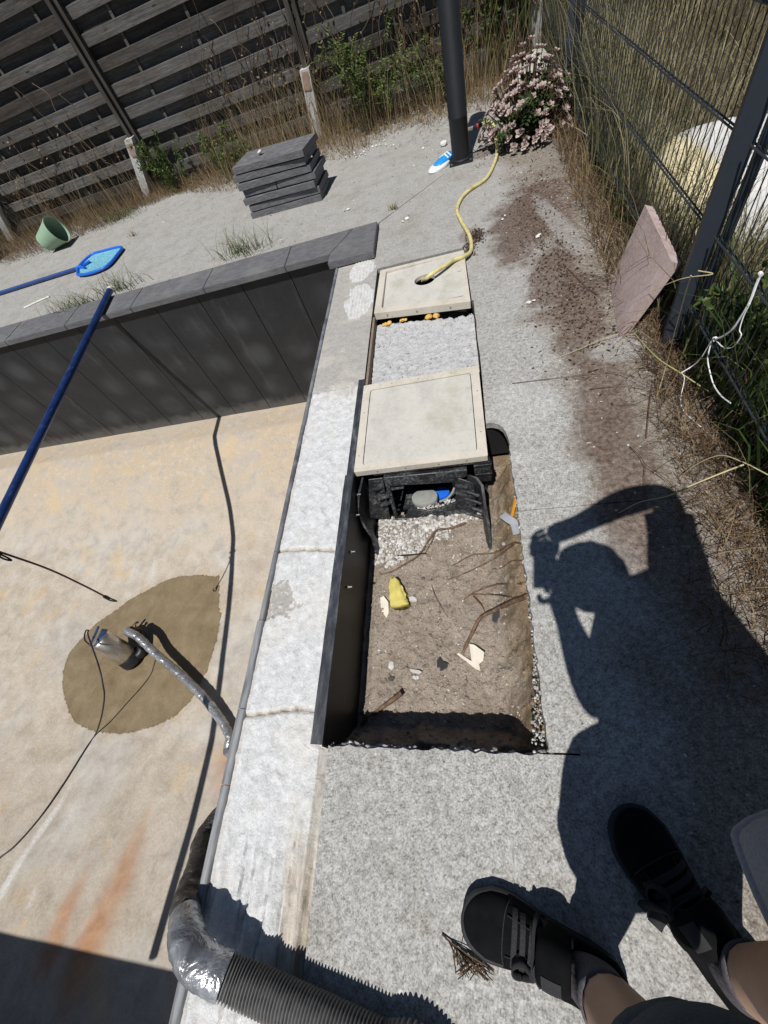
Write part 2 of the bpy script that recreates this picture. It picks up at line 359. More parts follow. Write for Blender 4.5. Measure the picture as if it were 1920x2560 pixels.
def build_floor():
    xs = np.concatenate([np.arange(-9.4,-5.0,.12), np.arange(-5.0,-.93,.028)]); ys = np.arange(-1.8,3.50,.028)
    vs = []; wet = []; ru = []; wh = []; nx = len(xs)
    x0,x1 = min(p.x for p in wp)-.1, max(p.x for p in wp)+.1; y0,y1 = min(p.y for p in wp)-.1, max(p.y for p in wp)+.1
    for y in ys:
        for x in xs:
            p = Vector((x,y)); vs.append((x,y,floor_z(x,y)+.004*mnoise.noise((x*3,y*3,0))))
            wet.append(max(-.2, wet_sdf(p)) if x0<x<x1 and y0<y<y1 else -.2)
            nz = mnoise.noise((x*5,y*5,3))
            ru.append(streak(p, rust, nz) if (x>-4.2 and y<1.9) else 0); wh.append(streak(p, white, nz) if x>-4.2 else 0)
    fs = [(j*nx+i, j*nx+i+1, (j+1)*nx+i+1, (j+1)*nx+i) for j in range(len(ys)-1) for i in range(nx-1)]
    n = N('pool_floor_liner', .85, 0, .25)
    fine = n.noise(60, 4, .65); med = n.noise(7, 6, .62, None, .4); big = n.noise(1.6, 4, .55, None, .3)
    c = n.ramp(n.math('ADD', n.math('MULTIPLY', med, .55), n.math('MULTIPLY', fine, .45)), [(.32,(.315,.265,.207)), (.48,(.42,.365,.297)), (.68,(.545,.488,.415))])
    c = n.mix(n.math('MULTIPLY', n.step(big, .45, .62), .6), c, n.ramp(med, [(.35,(.35,.325,.295)), (.65,(.50,.475,.44))]))
    yy = n.xyz(n.pos)[1]
    yv = n.math('ADD', yy, n.math('MULTIPLY', n.math('SUBTRACT', med, .5), 1.6))
    # ochre tide marks below the far wall
    c = n.mix(n.math('MULTIPLY', n.math('MULTIPLY', n.step(yv, 1.9, 3.0), n.step(med, .34, .66)), .5), c, (.40,.28,.15))
    c = n.mix(n.math('MULTIPLY', n.math('MULTIPLY', n.step(yv, 2.2, 2.9), n.step(n.noise(13,6,.7), .50, .68)), .45), c, (.57,.49,.375))
    c = n.mix(n.math('MULTIPLY', n.step(n.noise(2.3,4,.6,n.map(n.pos,loc=(4,2,1))), .56, .68), .28), c, (.62,.43,.18))
    c = n.mix(n.math('MULTIPLY', n.step(n.attr('white'), .2, .95), .8), c, n.ramp(fine, [(.35,(.52,.51,.48)), (.65,(.70,.69,.66))]))
    c = n.mix(n.math('MULTIPLY', n.step(n.math('ADD', n.attr('rust'), n.math('MULTIPLY', n.math('SUBTRACT', fine, .5), .8)), .05, 1.5), .85), c, n.ramp(n.noise(14,5,.6), [(.35,(.33,.125,.045)), (.65,(.45,.21,.085))]))
    w = n.step(n.math('ADD', n.attr('wet'), n.math('MULTIPLY', n.math('SUBTRACT', n.noise(26,4,.6), .5), .06)), -.004, .010)
    wetc = n.ramp(n.math('ADD', n.math('MULTIPLY', med, .6), n.math('MULTIPLY', n.noise(110,3,.7), .4)), [(.30,(.135,.10,.057)), (.5,(.205,.158,.095)), (.72,(.285,.225,.145))])
    c = n.mix(n.math('MULTIPLY', n.step(n.math('ADD', n.attr('wet'), n.math('MULTIPLY', n.math('SUBTRACT', n.noise(5,5,.65), .5), .16)), -.09, .0), .35), c, n.mix(1.0, c, (.80,.76,.70), 'MULTIPLY'))
    c = n.mix(w, c, wetc)
    wetc = n.mix(n.math('MULTIPLY', n.step(n.noise(3.4,5,.62), .45, .62), .5), wetc, n.mix(1.0, wetc, (.70,.68,.64), 'MULTIPLY'))
    wetc = n.mix(n.math('MULTIPLY', n.math('SUBTRACT',1.0,n.step(n.voro(9.5),.03,.06)), .8), wetc, (.05,.035,.02))
    rim = n.math('MULTIPLY', w, n.math('SUBTRACT', 1.0, n.step(n.attr('wet'), .004, .022)))
    c = n.mix(n.math('MULTIPLY', rim, .45), c, (.12,.085,.045))
    b = n.bump(med, .25, .02); b = n.bump(fine, .35, .006, b)
    m = n.done(c, b, n.mix(w, (.88,)*3, (.34,)*3))
    return tag(mesh_obj('pool_floor', vs, fs, m, None, True, attrs=dict(wet=wet, rust=ru, white=wh)), kind='structure')
build_floor()

# far wall with its dark liner panels
def mat_wall():
    n = N('pool_wall_liner', .55, 0, .3); x = n.xyz(n.pos)
    fine = n.noise(90, 4, .65); med = n.noise(4, 5, .6)
    c = n.ramp(n.math('ADD', n.math('MULTIPLY', fine,.5), n.math('MULTIPLY', med,.5)), [(.3,(.016,.0165,.018)), (.7,(.032,.033,.036))])
    # faint chalky discs left on every panel
    u = n.math('SUBTRACT', n.math('FRACT', n.math('DIVIDE', n.math('ADD', x[0], 1.89+.92), .46)), .5)
    v = n.math('SUBTRACT', n.math('FRACT', n.math('DIVIDE', n.math('ADD', x[2], .10), .40)), .5)
    r = n.math('SQRT', n.math('ADD', n.math('MULTIPLY', u, u), n.math('MULTIPLY', v, n.math('MULTIPLY', v, .75))))
    disc = n.math('SUBTRACT', 1.0, n.step(n.math('ADD', r, n.math('MULTIPLY', n.math('SUBTRACT', med, .5), .35)), .10, .42))
    c = n.mix(n.math('MULTIPLY', disc, n.math('MULTIPLY', n.step(n.noise(1.7), .36, .64), .5)), c, (.085,.09,.095))
    dust = n.math('SUBTRACT', 1.0, n.step(n.math('ADD', x[2], n.math('MULTIPLY', n.math('SUBTRACT', n.noise(9,5,.6), .5), .25)), -1.36, -1.22))
    c = n.mix(n.math('MULTIPLY', dust, .55), c, (.15,.147,.138))
    c = n.mix(n.math('SUBTRACT', 1.0, n.step(n.voro(22), .02, .035)), c, (.16,.16,.16))
    sk = n.noise(7,6,.72,n.map(n.pos,scale=(1.6,1,.22)))
    c = n.mix(n.math('MULTIPLY', n.step(sk,.54,.72), .4), c, (.10,.10,.098))
    c = n.mix(n.math('MULTIPLY', n.step(n.noise(26,6,.75),.60,.74), .5), c, (.12,.12,.118))
    b = n.bump(n.noise(60,3,.5,n.map(n.pos,scale=(.25,1,5))), .12, .002)
    return n.done(c, b)
M_wall = mat_wall()
pw = thing('pool_wall', (-4,3.52,-.7), 'far pool wall clad in dark charcoal liner panels under the grey coping', 'pool wall')
mb = MB(); xe = -.93; k = 0
edges = [-.99] + [-1.43-.46*i for i in range(0,18)]
for a, b in zip(edges[:-1], edges[1:]):
    mb.box(((a+b)/2, 3.478, -.76), (a-b-.006, .03, 1.50), None, .0025)
mb.build('liner_panel', M_wall, pw)
mb = MB(); mb.box((-5.2,3.55,-.80),(8.6,.10,1.56)); mb.build('wall_core', simple('wall_core',(.02,.02,.02)), pw)
M_plainwall = simple('dark_liner', (.04,.04,.042), .8, 0, .15, 12, .1, obj=False)
mb = MB(); mb.box((-5.2,-1.86,-.8),(8.6,.12,1.70)); nw = tag(mb.build('near_pool_wall', M_plainwall), 'near pool wall whose straight shadow crosses the rust streaked floor', 'pool wall')
mb = MB(); mb.box((-9.5,.85,-.8),(.12,5.5,1.60)); tag(mb.build('end_pool_wall', M_plainwall), 'pool wall closing the basin far off on the left', 'pool wall')

# ---------------------------------------------------------------- side wall top (bare mortar strip)
def strip_fn(x, y):
    "height, white 0..1, brown 0..1"
    u = (x+.955)/.325; e = fbm(x, y, 0, 4, 9); f = fbm(x, y, 5, 3, 38); g = mnoise.noise((x*4, y*4, 9))
    edge = min(u, 1-u)*.325
    w = 1.0; h = 0; br = 0
    ridged = lambda k, ph: .5+.5*math.sin(x*k+ph+5*mnoise.noise((x*5,y*5,2))+2*mnoise.noise((x*20,y*16,4)))
    if y > 3.40: w = .2; h = 0.002*f
    elif y > 2.52:
        d1 = ((x+.755)/.105)**2 + ((y-3.18)/.17)**2 + .9*e; d2 = ((x+.735)/.105)**2 + ((y-2.76)/.21)**2 + 1.1*e
        in_ = max(0, min(1, (1.05-min(d1,d2))*5)); rr = ridged(260, 0)
        w = .22 + .78*in_*(.55+.45*(rr > .45)); h = in_*(.004+.005*(rr-.5)) + .0015*f; br = .35*in_*(rr < .35)
        if y > 3.30: w = max(w, .75); br = max(br, .3*(e > 0))
    elif y > 1.86:
        w = .20 + .1*e; h = .002*f; t = max(0, 1-(y-1.86)/.13)*(.6+e); h -= .006*t*(f > 0); w += .3*t
    else:
        k = min(1, max(0, (1.90-y+.09*e)/.04)); w = .25 + .75*k
        h = k*(.006*e + .0045*f + .003 + .004*max(0,1-9*abs(mnoise.noise((x*13,y*13,6))))*(e>-.2))
        if y > 1.66:
            t = (y-1.66)/.2; h += .004*ridged(170, 1)*t; br = .55*t*(e > .05); w -= .15*t*(f < 0)
        p = ((x+.885)/.085)**2 + ((y-.57)/.075)**2 + 2.2*e + 1.2*f
        if p < 1: w = .15+.35*(f>.12); h -= .009*min(1,(1-p)*3); h += .008*abs(f)*2
        for jy in (.80, .13):
            d = abs(y-jy-.012*g*2); 
            if d < .011: h -= .014*(1-d/.011); w -= .75*(1-d/.011)+.1; br = max(br, .6)
        if y < -.12:
            t = min(1, (-.12-y)/.2); rr = mnoise.noise((x*34+3*g*.3, y*2.0, 4)); h += t*(.012*rr - .006*e); h -= t*.010*(abs(mnoise.noise((x*16, y*1.1, 8))) < .035)
            br = max(br, t*max(0, min(1, (x+.735+.02*g)/.03))*.95); w = min(w, 1-.12*t)
            if x > -.72: h += t*(.010*mnoise.noise((x*70, y*2.2, 1))-.006)
        if edge < .014 + .008*e: h -= .006*(1-edge/.02); br = max(br, .35); w -= .15
    return h, max(0,min(1,w)), max(0,min(1,br))
xs = np.linspace(-.956,-.628,66); ys = np.concatenate([np.arange(-3.0,-1.2,.05), np.arange(-1.2,3.44,.0072)])
vs=[];wa=[];ba=[]
for y in ys:
    for x in xs:
        h,w,b = strip_fn(x,y); o = 0
        if x == xs[-1]: o = .006*fbm(x,y,3,3,14) if y < .04 else 0
        if y < .030:
            u_ = (x+.956)/.328; x = -.956+u_*.3545; e_ = fbm(x,y,7,3,16)
            if u_ > .90: h -= .014*min(1,(u_-.90)/.06)*(.7+e_); w = w*.45; b = max(b, .45+.5*e_); h += .006*fbm(x,y,2,2,60)
        vs.append((x+o, y, h-.004)); wa.append(w); ba.append(b)
nx=len(xs); nv=len(vs)
fs=[(j*nx+i,j*nx+i+1,(j+1)*nx+i+1,(j+1)*nx+i) for j in range(len(ys)-1) for i in range(nx-1)]
# sides down to the basin floor
for side in (0, nx-1):
    base=len(vs)
    for j in range(len(ys)):
        v=vs[j*nx+side]; vs.append((v[0], v[1], -1.95 if side==0 else -.5)); wa.append(.4); ba.append(0)
    for j in range(len(ys)-1):
        a=(j*nx+side,(j+1)*nx+side,base+j+1,base+j); fs.append(a if side==0 else a[::-1])
n = N('bare_mortar', .93, 0, .2); fine = n.noise(170,4,.65); med = n.noise(24,5,.6); w = n.attr('white')
wc = n.ramp(n.math('ADD', n.math('MULTIPLY', fine,.5), n.math('MULTIPLY', med,.5)), [(.30,(.28,.278,.27)), (.42,(.50,.50,.498)), (.56,(.625,.63,.635)), (.72,(.72,.725,.735))])
fl_ = n.math('ABSOLUTE', n.math('SUBTRACT', n.noise(34,5,.62,None,.6), .5))
wc = n.mix(n.math('MULTIPLY', n.math('SUBTRACT',1.0,n.step(fl_,.0,.035)), .45), wc, (.40,.395,.38))
gc = n.ramp(n.math('ADD', n.math('MULTIPLY', fine,.7), n.math('MULTIPLY', med,.3)), [(.32,(.235,.225,.205)), (.5,(.36,.345,.32)), (.7,(.47,.455,.425))])
c = n.mix(n.step(n.math('ADD', w, n.math('MULTIPLY', n.math('SUBTRACT', med,.5), .5)), .25, .75), gc, wc)
c = n.mix(n.math('MULTIPLY', n.attr('brown'), .72), c, n.ramp(n.noise(40,5,.6,n.map(n.pos,scale=(1,.12,1))), [(.33,(.14,.10,.065)), (.47,(.42,.345,.255)), (.66,(.62,.565,.48))]))
c = n.mix(n.math('MULTIPLY', n.math('MULTIPLY', n.step(n.noise(3.4,4,.6), .5, .66), .35), 1.0), c, (.62,.585,.51))
c = n.mix(n.math('MULTIPLY', n.math('SUBTRACT', 1.0, n.step(n.voro(17), .025, .05)), .85), c, (.20,.185,.165))
b = n.bump(med, .6, .011); b = n.bump(fl_, .5, .011, b); b = n.bump(fine, .5, .003, b)
M_mortar = n.done(c, b)
sw = mesh_obj('pool_side_wall', vs, fs, M_mortar, None, True, attrs=dict(white=wa, brown=ba))
sw.data.set_sharp_from_angle(angle=math.radians(60))
tag(sw, 'bare pool side wall with rough white mortar along its stripped top', 'pool wall')

# grey edge profile along the pool side
et = thing('edge_trim', (-.965,.5,0), 'weathered grey edge profile along the pool side of the white mortar strip', 'edge trim')
n = N('edge_profile', .6, 0, .3); f = n.noise(60,4,.6,n.map(n.pos,scale=(1,.1,1))); g = n.noise(9,4,.65)
yy = n.xyz(n.pos)[1]
c = n.ramp(f, [(.3,(.10,.105,.115)), (.5,(.22,.225,.235)), (.75,(.36,.36,.36))])
c = n.mix(n.math('MULTIPLY', n.step(n.math('ADD', yy, g), .9, 1.5), .8), c, n.ramp(g, [(.35,(.035,.04,.05)), (.65,(.20,.21,.23))]))
M_trim = n.done(c, n.bump(f,.35,.003))
cuts = [-3.0,-.81,-.10,.14,.48,.80,1.30,2.6,3.28]
for a, b in zip(cuts[:-1], cuts[1:]):
    m = MB(); o = random.uniform(-.002,.002); wdt = .030 if a < .4 else .022
    sec = [(-.958-wdt,-.03),(-.958-wdt,.0),(-.958-wdt*.75,.006),(-.958-wdt*.2,.006),(-.957,.0),(-.957,-.03)]
    rings_ = [[Vector((sx+o+.002*mnoise.noise((0,y*3,1)), y, sz+.002*mnoise.noise((0,y*2.5,5)))) for sx,sz in sec] for y in np.linspace(a+.0015,b-.0015,max(3,int((b-a)/.04)))]
    m.rings(rings_); autosmooth(m.build('trim_section', M_trim, et), 50)

# ---------------------------------------------------------------- coping slabs
n = N('slate_coping', .75, 0, .3); f = n.noise(34,5,.62,n.map(n.pos,scale=(.5,1,2.5))); fine = n.noise(170,3,.6); g = n.noise(2.5,3,.5)
c = n.ramp(n.math('ADD', n.math('MULTIPLY', f,.6), n.math('MULTIPLY', fine,.4)), [(.3,(.075,.075,.08)), (.5,(.125,.125,.132)), (.72,(.185,.185,.19))])
c = n.mix(n.math('MULTIPLY', n.step(g,.5,.65), .35), c, (.22,.215,.205))
nz_ = n.xyz(n.geo.outputs['Normal'])[2]
M_coping = n.done(c, n.bump(f,.5,.006))
CG = 'dark grey coping slabs along the far pool edge'
def coping(outline, label, group=None):
    m = MB(); zt = .052
    bmx = bmesh.new(); vs = [bmx.verts.new((x,y,.003)) for x,y in outline]; f0 = bmx.faces.new(vs)
    r = bmesh.ops.extrude_face_region(bmx, geom=[f0]); 
    for v in [g_ for g_ in r['geom'] if isinstance(g_, bmesh.types.BMVert)]: v.co.z = zt
    bmesh.ops.recalc_face_normals(bmx, faces=bmx.faces[:])
    bmesh.ops.bevel(bmx, geom=bmx.edges[:], offset=.004, segments=2, affect='EDGES')
    bmx.verts.index_update(); m.add([v.co.copy() for v in bmx.verts], [[v.index for v in f.verts] for f in bmx.faces]); bmx.free()
    return tag(m.build('coping_slab', M_coping), label, 'coping slab', group)
yo, yi = 3.775, 3.425
jx = [-1.03,-1.43,-2.22,-3.01,-3.80,-4.59,-5.38,-6.17,-6.96]
labs = ['short grey coping slab fitted against the mitred corner slab','grey coping slab with grass tufts sprouting behind its middle, right of the bare slab','grey coping slab lying bare between the blue bar and the longest grass tufts','grey coping slab that carries the white tip of the blue bar','grey coping slab overgrown by green weeds just left of the blue bar','grey coping slab cut by the left border of the photo']
for i in range(len(jx)-1):
    a, b = jx[i], jx[i+1]
    o = [(b+.002,yi),(a-.002,yi),(a-.002,yo),(b+.002,yo)] if i else [(b+.002,yi),(-1.034,yi),(-.862,yo),(b+.002,yo)]
    coping(o, labs[i] if i < len(labs) else 'grey coping slab farther along the pool edge, left of the weed covered slabs', CG)
coping([(-1.028,3.285),(-.655,3.285),(-.655,yo),(-.856,yo),(-1.028,yi+.006)], 'grey corner coping slab with a mitred joint at the pool corner', CG)
# ================================================================== HATCHES, TRENCH AND PIT
def onplane(px, py, p0, nrm):
    d = ray(px, py); return CAMP + d*((p0-CAMP).dot(nrm)/d.dot(nrm))
def rrect(x0, y0, x1, y1, r, n=5):
    o = []
    for cx, cy, a0 in ((x1-r,y1-r,0),(x0+r,y1-r,90),(x0+r,y0+r,180),(x1-r,y0+r,270)):
        for k in range(n+1):
            a = math.radians(a0+90*k/n); o.append((cx+r*math.cos(a), cy+r*math.sin(a)))
    return o
def ring_plate(mb, outer, inner, z0, z1):
    "plate between two outlines with the same point count"
    n = len(outer); vs = [(*p,z1) for p in outer]+[(*p,z1) for p in inner]+[(*p,z0) for p in outer]+[(*p,z0) for p in inner]; fs = []
    for i in range(n):
        j = (i+1)%n; fs += [(i,j,n+j,n+i),(2*n+i,3*n+i,3*n+j,2*n+j),(i,2*n+i,2*n+j,j),(n+i,n+j,3*n+j,3*n+i)]
    mb.add(vs, fs)
def quadmap(q):
    "bilinear map from the unit square to four corners (bl, br, tr, tl)"
    q = [Vector(p) for p in q]
    return lambda u, v: (q[0]*(1-u)*(1-v)+q[1]*u*(1-v)+q[2]*u*v+q[3]*(1-u)*v)
def mat_hatch(name, tint):
    n = N(name, .55, 0, .35); a = n.noise(8,6,.65,n.map(n.pos,scale=(1,.6,1),rot=(0,0,.6))); f = n.noise(60,4,.6); st = n.noise(5,4,.6,n.map(n.pos,loc=(3,1,0)))
    c = n.ramp(n.math('ADD', n.math('MULTIPLY',a,.65), n.math('MULTIPLY',f,.35)), [(.3,[x*.80 for x in tint]), (.5,tint), (.7,[min(.9,x*1.12) for x in tint])])
    c = n.mix(n.math('MULTIPLY', n.step(st,.50,.68), .55), c, [x*.74 for x in tint[:2]]+[tint[2]*.62])
    c = n.mix(n.math('MULTIPLY', n.step(n.noise(19,6,.7),.55,.72), .4), c, [x*.6 for x in tint])
    c = n.mix(n.math('MULTIPLY', n.math('SUBTRACT',1.0,n.step(n.voro(26),.02,.045)), .9), c, (.17,.14,.11))
    sc = n.math('SUBTRACT', 1.0, n.step(n.math('ABSOLUTE', n.math('SUBTRACT', n.noise(3.2,2,.4,n.map(n.pos,rot=(0,0,.5),scale=(.5,2.2,1))), .5)), .0, .006))
    c = n.mix(n.math('MULTIPLY', sc, n.math('MULTIPLY', n.step(st,.42,.5), .35)), c, (.30,.27,.24))
    return n.done(c, n.bump(f,.12,.002))
M_hatch = mat_hatch('cream_plastic', (.52,.50,.455)); M_hatchframe = mat_hatch('cream_plastic_frame', (.56,.515,.44))
n = N('black_plastic', .5, 0, .4); a = n.noise(13,8,.78,n.map(n.pos,scale=(.6,1,1.5))); f = n.noise(90,5,.7)
c = n.mix(n.step(n.math('ADD', n.math('MULTIPLY',a,.6), n.math('MULTIPLY',f,.4)), .47, .74), (.013,.014,.016), (.22,.225,.23))
M_black = n.done(c, n.bump(a,.4,.006), n.mix(n.step(a,.5,.6), (.42,)*3, (.85,)*3))
M_blackclean = simple('black_pvc', (.014,.014,.016), .45, 0, .3, 60, .15)
M_dark = simple('dark_inside', (.012,.012,.013), .8)
M_steel = simple('bolt_steel', (.52,.50,.46), .35, .9, .15, 80, .1)
M_dullgrey = simple('dusty_grey', (.24,.25,.23), .8, 0, .25, 30, .3)
M_blue = simple('blue_plastic', (.01,.12,.62), .4, 0, .1, 30, .1)

# ---- near hatch
zt = .022
hx0,hx1,hy0,hy1 = -.616,.0255,1.200,1.822
h1 = thing('access_hatch', (-.295,1.51,0), 'large square cream hatch with closed lid over a broken black plastic housing', 'hatch')
m = MB(); ix0,iy0,ix1,iy1 = -.575,1.237,-.018,1.775
out = rrect(hx0,hy0,hx1,hy1,.006); inn = rrect(ix0,iy0,ix1,iy1,.018); ring_plate(m, out, inn, -.012, zt); 
autosmooth(m.build('frame', M_hatchframe, h1), 30)
m = MB(); m.prism(rrect(ix0+.003,iy0+.003,ix1-.003,iy1-.003,.016), -.010, zt-.0015); lid = m.build('lid', M_hatch, h1); bv = lid.modifiers.new('b','BEVEL'); bv.width = .0025; bv.segments = 2; bv.limit_method = 'ANGLE'
kc = at(1169,1024,zt); m = MB(); m.rings([[Vector((kc.x+r*math.cos(2*PI*k/24), kc.y+r*math.sin(2*PI*k/24), z)) for k in range(24)] for r,z in ((.0155,zt-.003),(.0155,zt+.0005),(.0135,zt+.0012),(.012,zt+.0002),(.0118,zt-.0012))]); m.box((kc.x,kc.y,zt+.0002),(.018,.004,.0016)); m.build('lid_latch', M_hatch, lid)
for x in (-.50,-.36,-.20,-.07):
    m = MB(); m.rings([[Vector((x+.0045*math.cos(2*PI*k/10), y, .006+.0045*math.sin(2*PI*k/10))) for k in range(10)] for y in (hy0+.002,hy0-.0015)]); m.build('screw', M_dullgrey, h1)
for x,y in ((-.598,1.30),(-.597,1.6),(.006,1.35),(.008,1.63),(-.45,1.80),(-.30,1.80),(-.12,1.80)):
    m = MB(); m.rings([[Vector((x+.004*math.cos(2*PI*k/10), y+.004*math.sin(2*PI*k/10), z)) for k in range(10)] for z in (zt-.002,zt+.001)]); m.build('screw', M_dullgrey, h1)
# the housing under it
m = MB()
m.box((-.29,1.80,-.19),(.60,.012,.34)); m.box((-.575,1.52,-.19),(.012,.56,.34)); m.box((.008,1.52,-.19),(.012,.56,.34)); m.box((-.29,1.5,-.345),(.60,.62,.012))
m.box((-.29,1.5,-.020),(.56,.55,.008))
body = m.build('housing', M_black, h1)
P0 = Vector((-.478,1.18,-.03)); PN = (Vector((-.075,1.18,-.04))-P0).cross(Vector((-.467,1.10,-.29))-P0).normalized()
if PN.y > 0: PN = -PN
mp = lambda x, y: onplane(880+x*.2291, 1170+y*.2291, P0, PN)
def plate(name, poly, thick, mat, parent, px=True):
    o = [mp(*p) for p in poly] if px else [Vector(p) for p in poly]
    if px: nn = PN
    else: nn = (o[1]-o[0]).cross(o[2]-o[0]).normalized()
    mm = MB(); mm.slab([p+nn*thick*.0 for p in o], -nn*thick); ob = mm.build(name, mat, parent)
    b_ = ob.modifiers.new('b','BEVEL'); b_.width = min(.003, thick*.3); b_.segments = 1; b_.limit_method = 'ANGLE'; return ob
mf = plate('mouth_frame', [(338,108),(1255,18),(1258,88),(1110,160),(412,200)], .03, M_black, h1)
plate('frame_side', [(338,108),(412,200),(500,560),(470,575),(430,420)], .024, M_black, mf)
plate('frame_side', [(1112,104),(1150,108),(1262,420),(1272,500),(1135,540),(1146,430)], .024, M_black, mf)
plate('frame_sill', [(478,555),(500,552),(820,535),(1135,500),(1272,470),(1275,515),(1120,545),(500,585)], .03, M_black, mf)
plate('frame_sill', [(570,552),(632,425),(700,455),(800,470),(900,455),(1010,425),(1146,370),(1148,512),(820,545)], .014, M_black, mf)
# side cheeks of the cut-off housing reach out towards the pit
def cheek(name, top, bottom, label=None):
    mm = MB(); nT = len(top); L = [Vector(p) for p in top]; R_ = [Vector(p) for p in bottom]; vs = []; fs = []; th = Vector((.012,0,.002))
    for a,b in zip(L,R_):
        for t in (0,.25,.5,.75,1):
            q = a.lerp(b,t); q += Vector((.010*mnoise.noise(q*22), .006*mnoise.noise(q*30+Vector((5,0,0))), .010*mnoise.noise(q*26+Vector((0,7,0)))))
            vs += [q-th*.5, q+th*.5]
    k = 10
    for i in range(nT-1):
        for t in range(4):
            a=i*k+t*2; b=(i+1)*k+t*2
            fs += [(a,a+2,b+2,b),(a+1,b+1,b+3,a+3)]
        fs += [(i*k,(i+1)*k,(i+1)*k+1,i*k+1),(i*k+8,i*k+9,(i+1)*k+9,(i+1)*k+8)]
    fs += [tuple([t*2 for t in range(5)]+[t*2+1 for t in range(4,-1,-1)]), tuple([(nT-1)*k+t*2+1 for t in range(5)]+[(nT-1)*k+t*2 for t in range(4,-1,-1)])]
    mm.add(vs,fs); o = mm.build(name, M_black, h1); autosmooth(o, 35); return o
lw = [at(905,1195,-.035), at(897,1235,-.06), at(897,1280,-.09), at(912,1315,-.15), at(932,1345,-.23), at(943,1385,-.29)]
lb = [at(955,1200,-.05), at(960,1245,-.16), at(975,1290,-.27), at(985,1310,-.30), at(952,1385,-.31), at(946,1392,-.31)]
lb = [p+Vector((0,0,-.03)) for p in [Vector((q.x+.01, min(1.19,q.y+.06*(5-i)/5), -.29)) for i,q in enumerate(lw)]]
cheek('left_cheek', lw, lb)
rw = [at(1170,1187,-.035), at(1190,1192,-.045), at(1203,1215,-.06), at(1215,1265,-.13), at(1221,1310,-.20), at(1230,1375,-.29)]
rb = [Vector((q.x-.012, q.y+.02, -.31)) for q in rw]
cheek('right_cheek', rw, rb)
for (x,y) in ((1250,225),(1275,310),(1290,395),(1310,470)):
    m = MB(); a = mp(x-70,y+20); b = mp(x+55,y-5); b = b+Vector((.035,-.05,.0)); m.tube([a,a.lerp(b,.5)+Vector((0,0,.004)),b],.009,8); m.build('rib', M_black, h1)
for (x,y) in ((285,200),(345,300),(370,370)):
    m = MB(); a = mp(x+60,y); b = mp(x-55,y-10)+Vector((0,-.03,.0)); m.tube([a,a.lerp(b,.5),b],.010,8); m.build('rib', M_black, h1)
m = MB(); m.box((.085,1.46,-.16),(.13,.06,.19)); m.box((.16,1.38,-.16),(.03,.2,.19)); m.build('void_shade', M_dark, h1)  # added dark boxes that stand in for the shade in the undercut hole
plate('gusset', [mp(1150,110),mp(1160,480),Vector((mp(1360,500)))+Vector((.0,-.02,0)),mp(1330,130)+Vector((0,-.02,0))], .008, M_black, h1, False)
plate('gusset', [mp(420,560),mp(335,110),mp(180,110)+Vector((0,-.01,0)),mp(200,500)+Vector((0,-.03,0))], .008, M_black, h1, False)
m = MB(); m.box((-.004,1.222,-.105),(.078,.035,.155),None,.006); m.box((.0,1.215,-.05),(.082,.03,.014),None,.004); m.box((.0,1.215,-.12),(.082,.03,.014),None,.004); m.box((-.28,1.212,-.024),(.50,.02,.012),None,.003); m.build('corner_block', M_black, h1)
# rounded pump seen through the mouth
ip = thing('small_pump', (-.26,1.30,-.33), 'dusty grey round pump with a blue top inside the black housing', 'pump')
pc0 = aty(1062,1246,1.205); pc1 = aty(1104,1240,1.25)
m = MB(); m.rings([[pc0+Vector((r*1.15*math.cos(2*PI*k/28), r*.8*math.sin(2*PI*k/28)+z*.35, z)) for k in range(28)] for r,z in ((.01,-.055),(.035,-.048),(.055,-.028),(.062,.0),(.060,.012),(.055,.014),(.010,.016))]); autosmooth(m.build('pump_body', M_dullgrey, ip),50)
m = MB(); m.rings([[pc1+Vector((r*math.cos(2*PI*k/40)*(1+.04*(k%2)), r*.8*math.sin(2*PI*k/40), z)) for k in range(40)] for r,z in ((.048,-.06),(.05,.02),(.045,.035),(.01,.038))]); autosmooth(m.build('blue_cap', M_blue, ip),50)
m = MB(); m.tube(smooth_path([(-.165,1.27,-.19),(-.155,1.23,-.24),(-.19,1.20,-.28),(-.24,1.19,-.30)],6),.006,8); m.build('pump_cord', M_dullgrey, ip)

# ---- far hatch: frame sunk and tilted, its lid cut through for the hose
q = [at(935,784,.022), at(1176.4,753.4,.03), at(1159,625,.03), at(950.8,676,.022)]; qm = quadmap(q)
h2 = thing('hose_hatch', (-.29,2.76,0), 'square cream hatch with a round hole in its tilted lid for the yellow hose', 'hatch')
def qring(mb, o, i, dz0, dz1, qf):
    nn = len(o); vs=[]
    for z, pl in ((dz1,o),(dz1,i),(dz0,o),(dz0,i)): vs += [qf(u,v)+Vector((0,0,z)) for u,v in pl]
    fs=[]
    for k in range(nn):
        j=(k+1)%nn; fs += [(k,j,nn+j,nn+k),(2*nn+k,3*nn+k,3*nn+j,2*nn+j),(k,2*nn+k,2*nn+j,j),(nn+k,nn+j,3*nn+j,3*nn+k)]
    mb.add(vs,fs)
m = MB(); qring(m, rrect(0,0,1,1,.01), rrect(.075,.10,.945,.94,.03), -.045, 0, qm); m.build('frame', M_hatchframe, h2)
# screws along the front face of the frame
fq = q[0]; fr = q[1]
for t in (.14,.46,.80):
    m = MB(); c0 = fq.lerp(fr,t)+Vector((0,-.0005,-.020)); m.rings([[c0+Vector((.006*math.cos(2*PI*k/10), y, .006*math.sin(2*PI*k/10))) for k in range(10)] for y in (.002,-.003)]); m.build('screw', M_dullgrey, h2)
hc = at(1060,697,.02)
lq = [at(949,779,-.004), at(1169,735,.020), at(1160,637,.03), at(963,676,.004)]
lq = [at(957,780,-.006), at(1171,736,.024), at(1161.5,632,.032), at(962,677,.004)]; lm = quadmap(lq)
